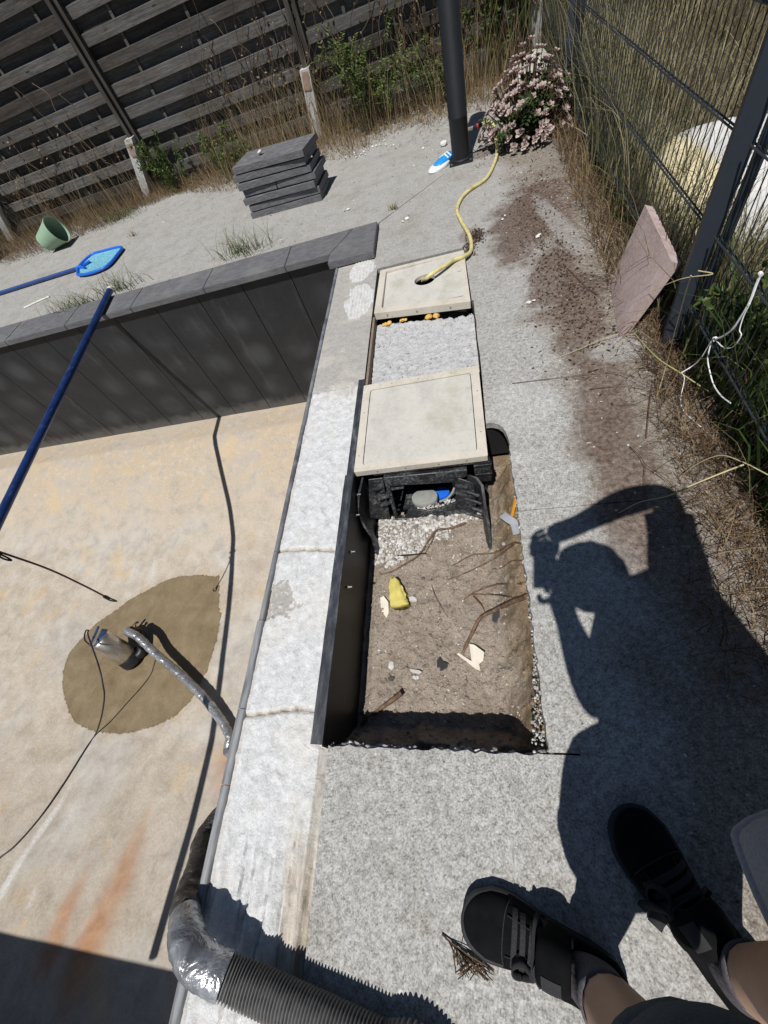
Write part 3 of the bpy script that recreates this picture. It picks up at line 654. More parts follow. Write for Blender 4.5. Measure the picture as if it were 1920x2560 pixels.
# hole as a ring in the lid's own (u,v)
best = min(((lm(u/80,v/80)-Vector((hc.x,hc.y,lm(u/80,v/80).z))).length, u/80, v/80) for u in range(81) for v in range(81)); hu,hv = best[1],best[2]
ang = [2*PI*k/48 for k in range(48)]
def sqpt(a, inset=.0):
    dx,dy = math.cos(a),math.sin(a); ts=[]
    if dx>1e-6: ts.append((1-inset-hu)/dx)
    if dx<-1e-6: ts.append((inset-hu)/dx)
    if dy>1e-6: ts.append((1-inset-hv)/dy)
    if dy<-1e-6: ts.append((inset-hv)/dy)
    t=min(ts); return (hu+dx*t, hv+dy*t)
angs = sorted(ang + [math.atan2(v-hv,u-hu)%(2*PI) for u in (0,1) for v in (0,1)])
m = MB(); qring(m, [sqpt(a) for a in angs], [(hu+.125*math.cos(a), hv+.125*math.sin(a)) for a in angs], -.026, 0, lm); m.build('lid', M_hatch, h2)
kc = at(1150,675,.030); m = MB(); m.rings([[kc+Vector((.016*math.cos(2*PI*k/20), .016*math.sin(2*PI*k/20), z)) for k in range(20)] for z in (-.002,.002)]); m.build('lid_latch', M_hatch, h2)
m = MB(); m.box((-.29,2.76,-.30),(.62,.58,.02)); m.box((-.61,2.76,-.18),(.012,.58,.25)); m.box((.022,2.76,-.18),(.012,.58,.25)); m.box((-.29,3.06,-.18),(.62,.012,.25)); m.box((-.29,2.55,-.16),(.60,.012,.24)); m.build('housing', M_dark, h2)

# ---- rough mortar between the hatches
n = N('rough_fill', .95, 0, .15); f = n.noise(90,5,.7); g = n.noise(22,5,.65)
c = n.ramp(n.math('ADD', n.math('MULTIPLY',f,.55), n.math('MULTIPLY',g,.45)), [(.3,(.27,.268,.265)), (.46,(.43,.43,.43)), (.7,(.57,.57,.575))])
M_fill = n.done(c, n.bump(g,.8,.02,n.bump(f,.6,.006)))
def heightfield(name, x0,x1,y0,y1,st,fn,mat):
    xs=np.arange(x0,x1+st*.5,st); ys=np.arange(y0,y1+st*.5,st); nx=len(xs)
    vs=[(x,y,fn(x,y)) for y in ys for x in xs]; fs=[(j*nx+i,j*nx+i+1,(j+1)*nx+i+1,(j+1)*nx+i) for j in range(len(ys)-1) for i in range(nx-1)]
    return mesh_obj(name,vs,fs,mat,None,True)
def trench_z(x,y):
    h = -.052 + .014*fbm(x,y,1,4,14) + .015*fbm(x,y,4,3,45)
    h += .02*max(0,(x+.15)/.2)*max(0,1-abs(y-2.3)/.3)*.5
    h -= .10*max(0, (y-(2.505-.125*(x+.6)/.62+.02*mnoise.noise((x*30,0,0))))/.05)
    return max(h,-.2)
tf = heightfield('mortar_fill', -.600,.028,1.83,2.52,.0075,trench_z,M_fill); tag(tf, kind='structure')
m = MB()
for _ in range(260):
    x=random.uniform(-.58,.02); y=random.uniform(1.88,2.42); m.rock((x,y,trench_z(x,y)+.002), random.choice([.003,.004,.005,.007,.011]), sub=1)
tag(m.build('mortar_crumbs', simple('crumb_grey',(.40,.40,.39),.9,0,.3,30,.2)), kind='stuff')
M_side = simple('brown_plank_edge',(.20,.155,.115),.85,0,.4,40,.4)
m = MB(); m.box((-.612,2.19,-.075),(.014,.66,.14)); tag(m.build('shutter_board', M_side), 'thin brown board edge lining the left side of the mortar filled trench', 'board')
m = MB(); m.rings([[Vector((.036+.006*fbm(0,y,1,3,6)+dx, y, z)) for dx,z in ((-.005,-.12),(-.005,.002),(.002,.002),(.002,-.12))] for y in np.linspace(1.84,2.46,40)]); tag(m.build('liner_scrap', M_blackclean), 'black membrane edge standing along the right side of the mortar trench', 'membrane')
M_foam = simple('foam_yellow',(.62,.38,.10),.9,0,.25,30,.5)
for (px,py,w,lab) in ((965,812,.035,'yellow foam lump at the left end of the far hatch frame'),(1007,803,.026,'small yellow foam lump in the middle gap under the far hatch'),(1078,794,.055,'large yellow foam blob oozing below the far hatch frame')):
    p = at(px,py,-.045); m = MB()
    for k in range(5): m.rock((p.x+random.uniform(-w,w)*.8, p.y+random.uniform(-.008,.008)+.01, -.048+random.uniform(0,.01)), w*.42, sub=2)
    autosmooth(m.build('foam_lump', M_foam),80); tag(COL.objects[-1], lab, 'foam')

# ---- black outer wall panel of the pool with its bolts, in the pit
wp_ = thing('wall_panel', (-.62,.95,0), 'black steel wall panel with protruding bolts along the left side of the pit', 'panel')
m = MB(); m.rings([[Vector((x+.0025*fbm(x*9,y,z,3,6),y,z)) for x,z in ((-.628,-.60),(-.628,-.012),(-.668,-.012),(-.668,.006),(-.6235,.006),(-.6225,.0),(-.6225,-.60))] for y in np.linspace(.036,1.20,60)])
m.rings([[Vector((x,y,z)) for x,z in ((-.628,-.30),(-.628,-.012),(-.660,-.012),(-.660,.006),(-.621,.006),(-.6195,.0),(-.6195,-.30))] for y in np.linspace(1.20,1.90,20)])
n = N('black_panel', .5, 0, .4); g = n.noise(7,6,.7); f = n.noise(90,4,.65); zz = n.xyz(n.pos)[2]
c = n.mix(n.step(g,.58,.75), n.ramp(f,[(.3,(.012,.012,.012)),(.7,(.028,.027,.026))]), (.085,.08,.072))
topm = n.step(n.math('ADD', zz, n.math('MULTIPLY', n.math('SUBTRACT', n.noise(20,5,.7), .5), .02)), -.006, .003)
c = n.mix(topm, c, n.ramp(n.noise(26,6,.72,n.map(n.pos,scale=(1.6,.35,1))), [(.40,(.022,.024,.03)), (.55,(.05,.054,.064)), (.68,(.13,.135,.145)), (.78,(.34,.34,.34))]))
wpan = m.build('panel_sheet', n.done(c, n.bump(f,.15,.002)), wp_)
for px,py in ((892,1237),(889,1288),(876,1380),(868,1468)):
    p = atx(px,py,-.6205); m = MB(); m.tube([p-Vector((.004,0,0)),p+Vector((.022,0,.0015))],.0042,10)
    m.rings([[p+Vector((x,.0075*math.cos(2*PI*k/6),.0075*math.sin(2*PI*k/6))) for k in range(6)] for x in (0,.006)]); m.build('bolt', M_steel, wp_)

# ---- dug earth
def pit_z(x, y):
    z = -.305 + .026*fbm(x,y,0,4,5) + .018*fbm(x,y,3,4,20) + .010*fbm(x,y,8,3,55)
    xe = .118 - .012*max(0,min(1,(y-.1)/.8)) if y < 1.0 else .12
    t = max(0, min(1, (x-(xe-.135-.045*fbm(x,y,2,3,7)))/.125)); 
    if y < 1.05 or True: z += t**1.5*.205 + .030*t*fbm(x,y,6,4,22)
    t2 = max(0, min(1, ((.125+.03*fbm(x,y,4,3,8))-y)/.07)); z = max(z, -.305 + t2*.20*(.8+.4*fbm(x,y,9,3,20)))
    if x < -.555: z -= .05*min(1,(-.555-x)/.05)
    if y > 1.06 and x > .03: z += .03*min(1,(y-1.06)/.1)
    if y > 1.13 and x < .012: z = -.42
    if y > 1.22 and x >= .012: z = min(z, -.30)
    return min(z, -.035)
ps = heightfield('pit_earth', -.640,.185,.0,1.95,.0068,pit_z,M_soil); tag(ps, kind='structure')
M_gravel = N('gravel', .9, 0, .2); gf = M_gravel.noise(60,4,.6); M_gravel = M_gravel.done(M_gravel.ramp(M_gravel.math('ADD', M_gravel.math('MULTIPLY',M_gravel.attr('rnd'),.8), M_gravel.math('MULTIPLY',gf,.3)), [(.15,(.22,.195,.17)),(.35,(.36,.335,.30)),(.6,(.47,.45,.425)),(.95,(.62,.61,.59))]), M_gravel.bump(gf,.3,.003))
def scatter(name, n, fn, size, mat, kind='stuff', lift=.3, sub=1):
    m = MB(); k = 0; tries = 0
    while k < n and tries < n*30:
        tries += 1; r = fn()
        if r is None: continue
        x,y,z = r; s = size(); m.rock((x,y,z+s*lift), s, random.random(), sub); k += 1
    o = m.build(name, mat, None, True); o.data.set_sharp_from_angle(angle=math.radians(45)); return tag(o, kind=kind)
def in_gravel():
    x=random.uniform(-.60,-.04); y=random.uniform(.80,1.12)
    lim = .825 + .25*max(0,(x+.50)/.45)**.9 + .05*mnoise.noise((x*14,y*14,0))
    if x < -.52: lim = .86
    return (x,y,pit_z(x,y)) if y > lim else None
scatter('gravel', 1250, in_gravel, lambda: random.choice([.006,.008,.009,.011,.013]), M_gravel)
def sill_gravel():
    u = random.random(); p = mp(690+u*450, 525-u*75-random.random()*(15+u*60)); return (p.x, p.y+.018+random.random()*.02, p.z-.004)
scatter('sill_gravel', 90, sill_gravel, lambda: random.choice([.005,.007,.009]), M_gravel)
def in_pit():
    x=random.uniform(-.60,.05); y=random.uniform(.13,1.0)
    dn = mnoise.noise((x*7,y*7,4))
    return (x,y,pit_z(x,y)) if random.random() < .35+.9*dn+.5*max(0,(y-.72)/.25)+.3*(y<.32) else None
scatter('earth_clods', 1500, lambda: (lambda x,y: (x,y,pit_z(x,y)))(random.uniform(-.60,.10),random.uniform(.06,1.1)), lambda: random.choice([.002,.003,.004,.005,.007,.010]), M_soil, lift=.2)
scatter('pit_pebbles', 620, in_pit, lambda: random.choice([.0015,.002,.0025,.003,.003,.004,.006]), M_gravel, lift=.25)
# crumbled concrete hanging on the slab edges
M_rub = N('slab_rubble_mat', .92, 0, .2); gf = M_rub.noise(70,4,.65); M_rub = M_rub.done(M_rub.ramp(M_rub.math('ADD', M_rub.math('MULTIPLY',M_rub.attr('rnd'),.75), M_rub.math('MULTIPLY',gf,.4)), [(.15,(.16,.135,.11)),(.4,(.32,.30,.275)),(.65,(.46,.45,.43)),(.95,(.62,.62,.61))]), M_rub.bump(gf,.5,.004))
def near_edge():
    x = random.uniform(-.60,.12); t = random.random(); c_ = mnoise.noise((x*9,2,0))
    if random.random() > .45+1.2*c_: return None
    return (x, .030+(.010+.035*max(0,c_))*t*random.random()+.006*random.random(), -.016-.07*t*random.random())
scatter('slab_rubble', 620, near_edge, lambda: random.choice([.003,.004,.005,.007,.009,.013]), M_rub, lift=0)
def right_edge():
    y = random.uniform(.04,1.28); t = random.random(); xe = .113+(.0125)*(y/.9); k = 1.0 if y < .36 else .22+.6*max(0,mnoise.noise((y*7,4,1)))
    if random.random() > k: return None
    w = .045*max(0,(.36-y)/.3)
    return (xe-.000-random.random()*(.004+w), y, -.014-.07*t)
scatter('edge_rubble', 330, right_edge, lambda: random.choice([.002,.002,.003,.004,.005,.007]), M_rub, lift=0)
# broken corner flake
m = MB(); 
for k in range(22): m.rock((.095+random.uniform(-.03,.03), .040+random.uniform(-.012,.014), -.012+random.uniform(-.012,.008)), random.uniform(.005,.013), random.random())
tag(m.build('broken_corner', M_rub), 'crumbled white concrete corner of the pit beside the saw cut', 'rubble')

def pitpt(px, py, lift=.0):
    d = ray(px,py)
    for i in range(1500):
        p = CAMP + d*(1.0+i*.001)
        if p.z < pit_z(p.x,p.y)+lift: return p
    return at(px,py,-.3)
def pp(x,y,lift=0.0): return pitpt(780+x*.3858, 1060+y*.3858, lift)
M_root = N('root_bark', .9, 0, .2); rf = M_root.noise(70,4,.65,M_root.map(M_root.pos,scale=(1,.4,1))); M_root = M_root.done(M_root.ramp(rf,[(.3,(.06,.036,.025)),(.5,(.13,.08,.052)),(.7,(.24,.165,.11))]), M_root.bump(rf,.5,.003))
def root(paths, label):
    m = MB()
    for pts,r in paths:
        P_ = smooth_path([pp(x,y,l) for x,y,l in pts],7)
        P_ = [p+Vector((.002*mnoise.noise(p*40),.002*mnoise.noise(p*40+Vector((3,3,3))),.001)) for p in P_]
        m.tube(P_, [1.25*r*(1-.5*i/len(P_))*(1+.15*mnoise.noise((i*.9,0,r*100))) for i in range(len(P_))], 7)
    autosmooth(m.build('root', M_root),60); return tag(COL.objects[-1], label, 'root', 'roots lying in the pit')
root([([(995,640,.012),(900,675,.012),(800,695,.014),(755,760,.016),(690,850,.010),(600,910,.008),(520,955,.010),(440,975,.010)],.0052),([(800,700,.014),(770,770,.012),(735,835,.006)],.003)], 'bent brown root crossing the grey gravel in front of the hatch mouth')
root([([(1390,1118,.05),(1290,1155,.045),(1190,1205,.05),(1090,1260,.055),(1040,1350,.035),(1005,1420,.02),(972,1490,.012)],.0085)], 'thickest brown root bending down onto the white broken tile')
root([([(1365,1035,.03),(1200,1040,.02),(1090,1075,.018),(1028,1105,.016),(985,1140,.004)],.0038),([(1028,1105,.016),(1150,1105,.012),(1310,1125,.012)],.0028),([(1045,1115,.016),(1095,1170,.014),(1120,1220,.006)],.003)], 'forked thin root just above the thickest root')
root([([(1350,770,.03),(1290,775,.02),(1180,835,.014),(1040,850,.012),(960,890,.01),(905,920,.004)],.0034)], 'thin wavy root at the right of the pit below the black cheek')
root([([(1310,775,.02),(1200,860,.012),(1080,925,.01),(950,985,.01),(868,1012,.004)],.0036)], 'straight thin root running down left from the right pit wall')
root([([(1360,885,.03),(1290,890,.02),(1220,935,.01),(1165,940,.004)],.0026)], 'short thin root poking out of the right pit wall')
root([([(580,1740,.03),(520,1790,.02),(450,1840,.015),(320,1945,.012)],.010)], 'short split root stub at the shaded bottom left of the pit')
root([([(775,1000,.004),(785,1080,.008),(830,1170,.008),(880,1252,.004)],.0016)], 'pale hair thin root in the middle of the pit')
# litter in the pit
M_yel = N('yellow_mesh', .7, 0, .3); wv = M_yel.t.nodes.new('ShaderNodeTexWave'); wv.inputs['Scale'].default_value = 70; wv.inputs['Distortion'].default_value = 1.5; M_yel.t.links.new(M_yel.map(M_yel.pos,rot=(0,0,.25)), wv.inputs['Vector'])
M_yel = M_yel.done(M_yel.ramp(wv.outputs['Fac'],[(.2,(.42,.34,.06)),(.6,(.74,.65,.22))]), M_yel.bump(wv.outputs['Fac'],.5,.003))
m = MB(); c0 = pp(545,1130,.0); rr = []
ax = (pp(555,1180,.01)-pp(540,1010,.03)); 
for i in range(11):
    t = i/10; cc = pp(530+40*t, 1015+165*t, .028); w = .030*(.55+1.0*t-.45*t*t)+.006
    rr.append([cc+Vector((w*1.15*math.cos(2*PI*k/22)*(1+.3*mnoise.noise((k*.7,i*.5,1))), .012*math.sin(2*PI*k/22)+.004*mnoise.noise((k,i,2)), (.024*(1-.25*t))*math.sin(2*PI*k/22)*(1+.55*mnoise.noise((k*.9,i*.6,5)))-.008+.004*math.sin(k*2.1))) for k in range(22)])
m.rings(rr, False, True); o = m.build('net_rag', M_yel, None, True); tag(o, 'crumpled yellow ribbed rag with an open end lying in the pit', 'rag')
sm = o.modifiers.new('s','SOLIDIFY'); sm.thickness = .002
def shard(poly, thick, mat, name, label, cat, tilt=0.004):
    pts = [pp(x,y,.0) for x,y in poly]; cx = sum(p.x for p in pts)/len(pts); cy = sum(p.y for p in pts)/len(pts); z = max(pit_z(p.x,p.y) for p in pts)+tilt
    m = MB(); m.slab([Vector((p.x,p.y,z+.25*(p.x-cx)+.2*(p.y-cy))) for p in pts], (0,0,-thick)); ob = m.build(name, mat)
    b_ = ob.modifiers.new('b','BEVEL'); b_.width = thick*.2; b_.segments = 2; b_.limit_method='ANGLE'
    return tag(ob, label, cat)
M_tile = simple('white_tile',(.66,.60,.50),.6,0,.22,25,.3,obj=False)
shard([(935,1490),(950,1482),(1035,1540),(1020,1430),(1055,1440),(1120,1490),(1112,1540),(1085,1560),(1095,1605),(1060,1590),(1000,1540)], .008, M_tile, 'broken_tile', 'broken cream tile under the tip of the thickest root', 'tile', .010)
shard([(445,1130),(470,1120),(500,1160),(500,1225),(480,1260),(462,1268),(447,1235)], .010, M_tile, 'broken_tile', 'narrow cream tile shard tucked below the yellow rag', 'tile', .006)
shard([(810,1530),(830,1512),(850,1540),(885,1555),(880,1580),(840,1600),(810,1598)], .003, M_blackclean, 'black_shard', 'arrowhead shaped black plastic shard left of the broken cream tile', 'shard', .004)
shard([(1175,1225),(1215,1212),(1215,1250),(1195,1292),(1168,1285)], .003, M_blackclean, 'black_shard', 'black plastic shard lying right of the thickest root bend', 'shard', .006)
shard([(430,850),(450,848),(600,855),(740,856),(740,861),(600,862),(430,858)], .008, M_blackclean, 'black_strip', 'thin black strip lying across the gravel edge', 'strip', .008)
M_stone = simple('grey_stone',(.42,.40,.37),.85,0,.3,40,.4)
for (x,y,s,lab) in ((655,1135,.020,'rounded grey stone right of the yellow rag'),(515,1565,.018,'grey angular stone near the lower left of the pit'),(665,1645,.016,'pale crusty stone below the white mortar flake'),(515,1650,.015,'dark stone at the lower left of the pit'),(720,1000,.011,'small brown wood chip on the gravel edge'),(1245,775,.011,'white stone at the foot of the black cheek')):
    p = pp(x,y,.0); m = MB(); m.rock(p, s*1.1, random.random(), sub=1); m.rock(p+Vector((s*.6,s*.2,-.002)), s*.6, random.random(), sub=1); tag(m.build('stone', simple('dark_stone',(.09,.08,.07)) if 'dark' in lab or 'chip' in lab else M_rub), lab, 'stone')
shard([(615,1585),(650,1590),(700,1600),(718,1612),(700,1625),(650,1612)], .008, M_gravel, 'mortar_flake', 'white elongated mortar flake in the lower middle of the pit', 'mortar flake', .006)
p = at(1288,1262,-.05); m = MB(); m.box(p+Vector((-.006,0,-.02)),(.012,.10,.006),Matrix.Rotation(.5,3,'Y') @ Matrix.Rotation(-.3,3,'Z')); tag(m.build('orange_strip', simple('orange_plastic',(.62,.28,.03),.5)), 'orange plastic strip stuck in the right wall of the pit', 'strip')
p = at(1276,1300,-.06); m = MB(); m.ribbon(smooth_path([p+Vector((-.03,.03,0)),p+Vector((-.01,.0,.012)),p+Vector((.012,-.02,.005)),p+Vector((.02,-.06,-.02))],5),.035,(1,1,0),.001); tag(m.build('grey_tape', simple('grey_tape',(.33,.34,.37),.5)), 'grey tape scrap hanging below the slab edge on the right of the pit', 'tape')
# ================================================================== THINGS ROUND THE POOL
def circ(c, r, axis='z', n=24, a0=0):
    c = Vector(c)
    return [c+Vector((r*math.cos(2*PI*k/n+a0), r*math.sin(2*PI*k/n+a0), 0)) for k in range(n)]
# solar shower post
px0, py0 = .066, 4.650; R0 = .078
M_shower = simple('black_shower', (.012,.013,.015), .5, 0, .25, 30, .08)
sh = thing('shower_post', (px0,py0,0), 'tall black round shower post standing on a square foot plate', 'shower post')
m = MB(); m.rings([circ((px0,py0,z),r,n=40) for z,r in ((.018,R0),(.30,R0),(.302,R0+.0015),(.31,R0+.0015),(.312,R0),(2.2,R0),(2.215,R0*.9))]); autosmooth(m.build('post_tube', M_shower, sh),40)
m = MB(); m.rings([circ((px0,py0,z),r,n=40) for z,r in ((.012,R0+.012),(.022,R0+.012),(.03,R0+.002))]); m.box((px0,py0,.007),(.205,.205,.012),Matrix.Rotation(-.06,3,'Z'),.003); fp = m.build('foot_plate', M_shower, sh); autosmooth(fp,40)
for sx in (-1,1):
    for sy in (-1,1): m = MB(); m.rings([circ((px0+sx*.083+.004*sy,py0+sy*.083,z),.009,n=6) for z in (.012,.020)]); m.build('plate_bolt', M_steel, fp)
# hose connector and yellow hose
cz = .20; cx_ = px0+R0
sp = thing('hose_tap', (cx_,py0-.01,cz), 'black and red hose connector sticking out of the black shower post', 'hose connector')
def cyl_x(m, x0, x1, r, c, n=18):
    d = Vector((.95,.25,-.05)).normalized(); u = d.orthogonal().normalized(); w = d.cross(u)
    m.rings([[Vector(c)+d*x+(u*math.cos(2*PI*k/n)+w*math.sin(2*PI*k/n))*r for k in range(n)] for x in (x0,x1)])
c0 = (px0+R0*.9,py0-.01,cz)
M_red = simple('red_plastic',(.42,.03,.035),.45)
m = MB(); cyl_x(m,0,.05,.014,c0); m.build('spigot', M_steel, sp)
m = MB(); cyl_x(m,.045,.075,.019,c0); cyl_x(m,.092,.125,.017,c0); m.build('coupling', M_blackclean, sp)
m = MB(); cyl_x(m,.076,.091,.0195,c0); m.build('coupling_ring', M_red, sp)
n = N('yellow_hose', .5, 0, .4); hz = n.noise(25,4,.6); c = n.ramp(hz,[(.3,(.42,.35,.12)),(.5,(.60,.52,.24)),(.75,(.66,.60,.34))]); M_hose = n.done(c, n.bump(n.noise(160,2,.5),.1,.001))
e = Vector(c0)+Vector((.95,.25,-.05)).normalized()*.12
hp = [e, e+Vector((.05,.013,.0)), e+Vector((.10,.02,-.03)), at(1240,350,.10), at(1243,372,.035), at(1238,402,.016), at(1216,445,.014), at(1175,474,.014), at(1152,498,.014), at(1143,527,.014), at(1155,556,.014), at(1174,590,.014), at(1178,624,.016), at(1163,640,.036), at(1135,650,.046), at(1111,665,.056), at(1082,683,.06), at(1066,696,.035), at(1057,703,-.03), at(1050,706,-.12)]
m = MB(); m.tube(smooth_path(hp,9), .0135, 14); tag(autosmooth(m.build('garden_hose', M_hose),60), 'yellow garden hose winding from the black post into the far hatch', 'hose')
# blue and white plastic piece by the post
d0 = at(1083,432,0); d1 = at(1127,396,0); ax = (d1-d0); L_ = ax.length; ax.normalize(); sdv = Vector((-ax.y,ax.x,0))
pb = thing('plastic_scrubber', d0, 'blue and white plastic scrubber lying at the foot of the black post', 'scrubber')
M_white = simple('white_plastic',(.72,.73,.72),.5,0,.12,30,.1); M_sky = simple('sky_blue_plastic',(.02,.27,.72),.4,0,.12,30,.1)
m = MB(); m.rings([[d0+ax*(L_*.35+ L_*.50*k*math.cos(a))+sdv*(.074*k*math.sin(a))+Vector((0,0,z)) for a in [2*PI*i/28 for i in range(28)]] for z,k in ((.0,.95),(.014,1),(.026,.93),(.032,.7))]); autosmooth(m.build('base', M_white, pb),50)
m = MB(); m.rings([[d0+ax*(L_*(.16+.95*t))+sdv*(w*math.cos(a))+Vector((0,0,.026+h*max(-.4,math.sin(a)))) for a in [2*PI*i/20 for i in range(20)]] for t,w,h in ((0,.016,.008),(.06,.046,.020),(.3,.054,.028),(.6,.050,.034),(.9,.044,.03),(1,.018,.012))]); autosmooth(m.build('grip', M_sky, pb),50)
m = MB(); 
for t in (.52,.68): 
    q = d0+ax*(L_*(.16+.95*t)); m.tube([q-sdv*.050+Vector((0,0,.04)), q+Vector((0,0,.064))+ax*.01, q+sdv*.050+Vector((0,0,.04))],.007,8)
m.build('stripe', simple('pale_yellow',(.65,.72,.55),.5), pb)

# stack of slate coping slabs
n = N('slate_block', .8, 0, .3); f = n.noise(30,5,.65,n.map(n.ob,scale=(.5,1,3.5))); fine = n.noise(160,3,.6,n.ob)
c = n.ramp(n.math('ADD', n.math('MULTIPLY', f,.65), n.math('MULTIPLY', fine,.35)), [(.3,(.06,.06,.065)), (.5,(.13,.13,.138)), (.72,(.23,.23,.235))])
M_slate = n.done(c, n.bump(f,.30,.005))
levels = [(0,0,-.085,.0),(.012,.008,-.08,0),(-.012,-.006,-.10,-.02),(.022,.012,-.12,.02),(-.004,.0,-.095,.05),(-.018,.012,-.15,.03),(.012,.0,-.19,-.02)]
labs = ['bottom grey slab of the stack, lying on the concrete','second grey slab from the bottom of the stack','third grey slab from the bottom, its right end stepped back','cracked grey slab in the middle of the stack','grey slab with a pale scuff, third from the top of the stack','grey slab just under the top slab of the stack','topmost grey slab of the stack, carrying a white pebble']
zc = 0
for i,(dx,dy,rz,sx) in enumerate(levels):
    Lx, Ly, T = .80+random.uniform(-.01,.01), .385, .050
    bmx = bmesh.new(); bmesh.ops.create_cube(bmx, size=1)
    for v in bmx.verts: v.co = Vector((v.co.x*Lx, v.co.y*Ly, v.co.z*T))
    bmesh.ops.subdivide_edges(bmx, edges=bmx.edges[:], cuts=9, use_grid_fill=True)
    o_ = Vector((i*3.1,i*1.7,0))
    for v in bmx.verts:
        side = abs(v.co.y) > Ly/2-.001 or abs(v.co.x) > Lx/2-.001
        if side: k = .0014*mnoise.noise(v.co*9+o_)+.0020*mnoise.noise(v.co*28+o_); v.co.y += k*(1 if v.co.y>0 else -1)*(abs(v.co.y)>Ly/2-.001); v.co.x += k*(1 if v.co.x>0 else -1)*(abs(v.co.x)>Lx/2-.02)
    me = bpy.data.meshes.new('slate_slab'); bmx.to_mesh(me); bmx.free(); me.materials.append(M_slate)
    o = bpy.data.objects.new('slate_slab', me); link(o); o.location = (-1.68+dx, 4.925+dy, zc+T/2+.0005); o.rotation_euler = (random.uniform(-.004,.004), random.uniform(-.004,.004), rz); zc += T+.0115
    tag(o, labs[i], 'slab', 'stack of grey coping slabs'); autosmooth(o,40)
    if i == 3:     # the crack through the middle slab's front face
        m = MB(); m.box((-.02,-Ly/2+.01,0),(.006,.04,T*1.03),Matrix.Rotation(.15,3,'Y')); me2 = m.build('crack', M_dark); me2.parent = o
p = Vector((-1.80,4.93,zc+.012)); m = MB(); m.rock(p,.035,sub=2,flat=.5); tag(autosmooth(m.build('pebble', simple('white_pebble',(.62,.60,.55),.8)),60), 'white pebble lying on top of the grey slab stack', 'pebble')
p = Vector((-1.27,4.80,.27)); m = MB(); m.rock((-1.295,4.80,zc*.72+.01),.02,sub=1,flat=.5); tag(m.build('pebble', simple('white_chip',(.7,.68,.63),.8)), 'small white chip stuck on a step of the grey slab stack', 'pebble')

# green bucket lying on its side
M_green = simple('pale_green_plastic',(.24,.35,.24),.6,0,.2,20,.1)
def bucket(loc, axis, r0, r1, h, mat, label):
    b = thing('bucket', loc, label, 'bucket'); ax = Vector(axis).normalized(); u = ax.orthogonal().normalized(); w = ax.cross(u); c = Vector(loc)
    prof = [(0,0),(r0,0),(r0+(r1-r0)*.5,h*.5),(r1,h),(r1+.006,h),(r1+.006,h-.018),(r1+.001,h-.018)]
    outer = [(r0*.02,0),(r0,0),(r0+(r1-r0)*.5,h*.5),(r1,h*.95),(r1+.006,h*.95),(r1+.006,h),(r1-.003,h),(r0+(r1-r0)*.5-.004,h*.5),(r0-.004,.006),(r0*.02,.006)]
    m = MB(); m.rings([[c+ax*z+(u*math.cos(2*PI*k/36)+w*math.sin(2*PI*k/36))*r for k in range(36)] for r,z in outer]); autosmooth(m.build('bucket_wall', mat, b),40)
    return b
bc = at(150,628,0)
bucket((bc.x-.17,bc.y+.08,.118), (.90,.08,.25), .108,.156,.31, M_green, 'pale green bucket lying on its side on the concrete near the wooden fence')
b2 = at(8,640,0)
bucket((b2.x-.30,b2.y+.0,.13), (.72,-.45,.3), .12,.18,.34, simple('dark_green_plastic',(.06,.075,.04),.65,0,.3,14,.1), 'dark mossy bucket cut by the left border of the photo')

# pool net
net = thing('leaf_net', at(250,660,0), 'blue leaf skimmer net with its blue pole lying on the concrete', 'pool net')
M_netblue = simple('net_blue',(.012,.13,.60),.4,0,.12,30,.1)
npx = [(375,245),(382,205),(440,150),(500,130),(585,112),(560,155),(520,200),(470,226),(415,242)]
zz_ = .022
npt = [at(x*.5184, 560+y*.5184, .03) for x,y in npx]
cl = smooth_path(npt+[npt[0]],6); m = MB(); m.tube(cl+[cl[1]], [.016]*(len(cl)+1), 8); autosmooth(m.build('rim', M_netblue, net),60)
n = N('net_mesh', .6, 0, .3); c = n.mix(n.step(n.noise(40,3,.6),.35,.65),(.10,.34,.46),(.22,.46,.55)); M_net = n.done(c, n.bump(n.voro(260),.4,.002))
m = MB(); cc = sum(npt,Vector())/len(npt); nn_ = len(cl)-1; cl2 = cl[:-1]
vs = [p+Vector((0,0,-.004)) for p in cl2]+[p.lerp(cc,.45)+Vector((0,0,-.020)) for p in cl2]+[cc+Vector((0,0,-.022))]; fs=[]
for i in range(nn_):
    j=(i+1)%nn_; fs += [(i,j,nn_+j,nn_+i),(nn_+i,nn_+j,2*nn_)]
m.add(vs,fs); m.build('netting', M_net, net, True)
hA = at(400*.5184,560+205*.5184,.03); hB = at(0,732,.03); dv = (hB-hA).normalized()
m = MB(); m.tube([hA, hA+dv*.10],[.024,.020],12); m.tube([hA+Vector((.06,-.05,0)), hA+dv*.03],[.014,.018],8); m.tube([hA+Vector((.05,.10,0)), hA+dv*.03],[.014,.018],8); autosmooth(m.build('socket', M_netblue, net),60)
M_bar = N('blue_bar', .38, .35, .5); bf = M_bar.noise(60,5,.7,M_bar.map(M_bar.ob,scale=(1,.15,1))); bg_ = M_bar.noise(9,4,.65,M_bar.ob); 
M_bar = M_bar.done(M_bar.mix(M_bar.math('MULTIPLY',M_bar.step(bf,.56,.70),.5), M_bar.ramp(bg_,[(.3,(.010,.028,.12)),(.7,(.020,.055,.20))]), (.20,.25,.36)), M_bar.bump(bf,.08,.001))
M_netpole = simple('net_pole_blue',(.03,.075,.24),.45,.2,.3,40,.1)
m = MB(); m.tube([hA+dv*.07, hB+dv*1.2], .0185, 14); autosmooth(m.build('handle', M_netpole, net),60)
# white stick
a,b = at(118*.5184,560+405*.5184,.008), at(238*.5184,560+350*.5184,.008); m = MB(); m.tube([a,a.lerp(b,.5)+Vector((0,.012,0)),b],.010,8); tag(m.build('stick', simple('white_stick',(.66,.64,.58),.7)), 'short white stick lying on the concrete below the leaf net', 'stick')

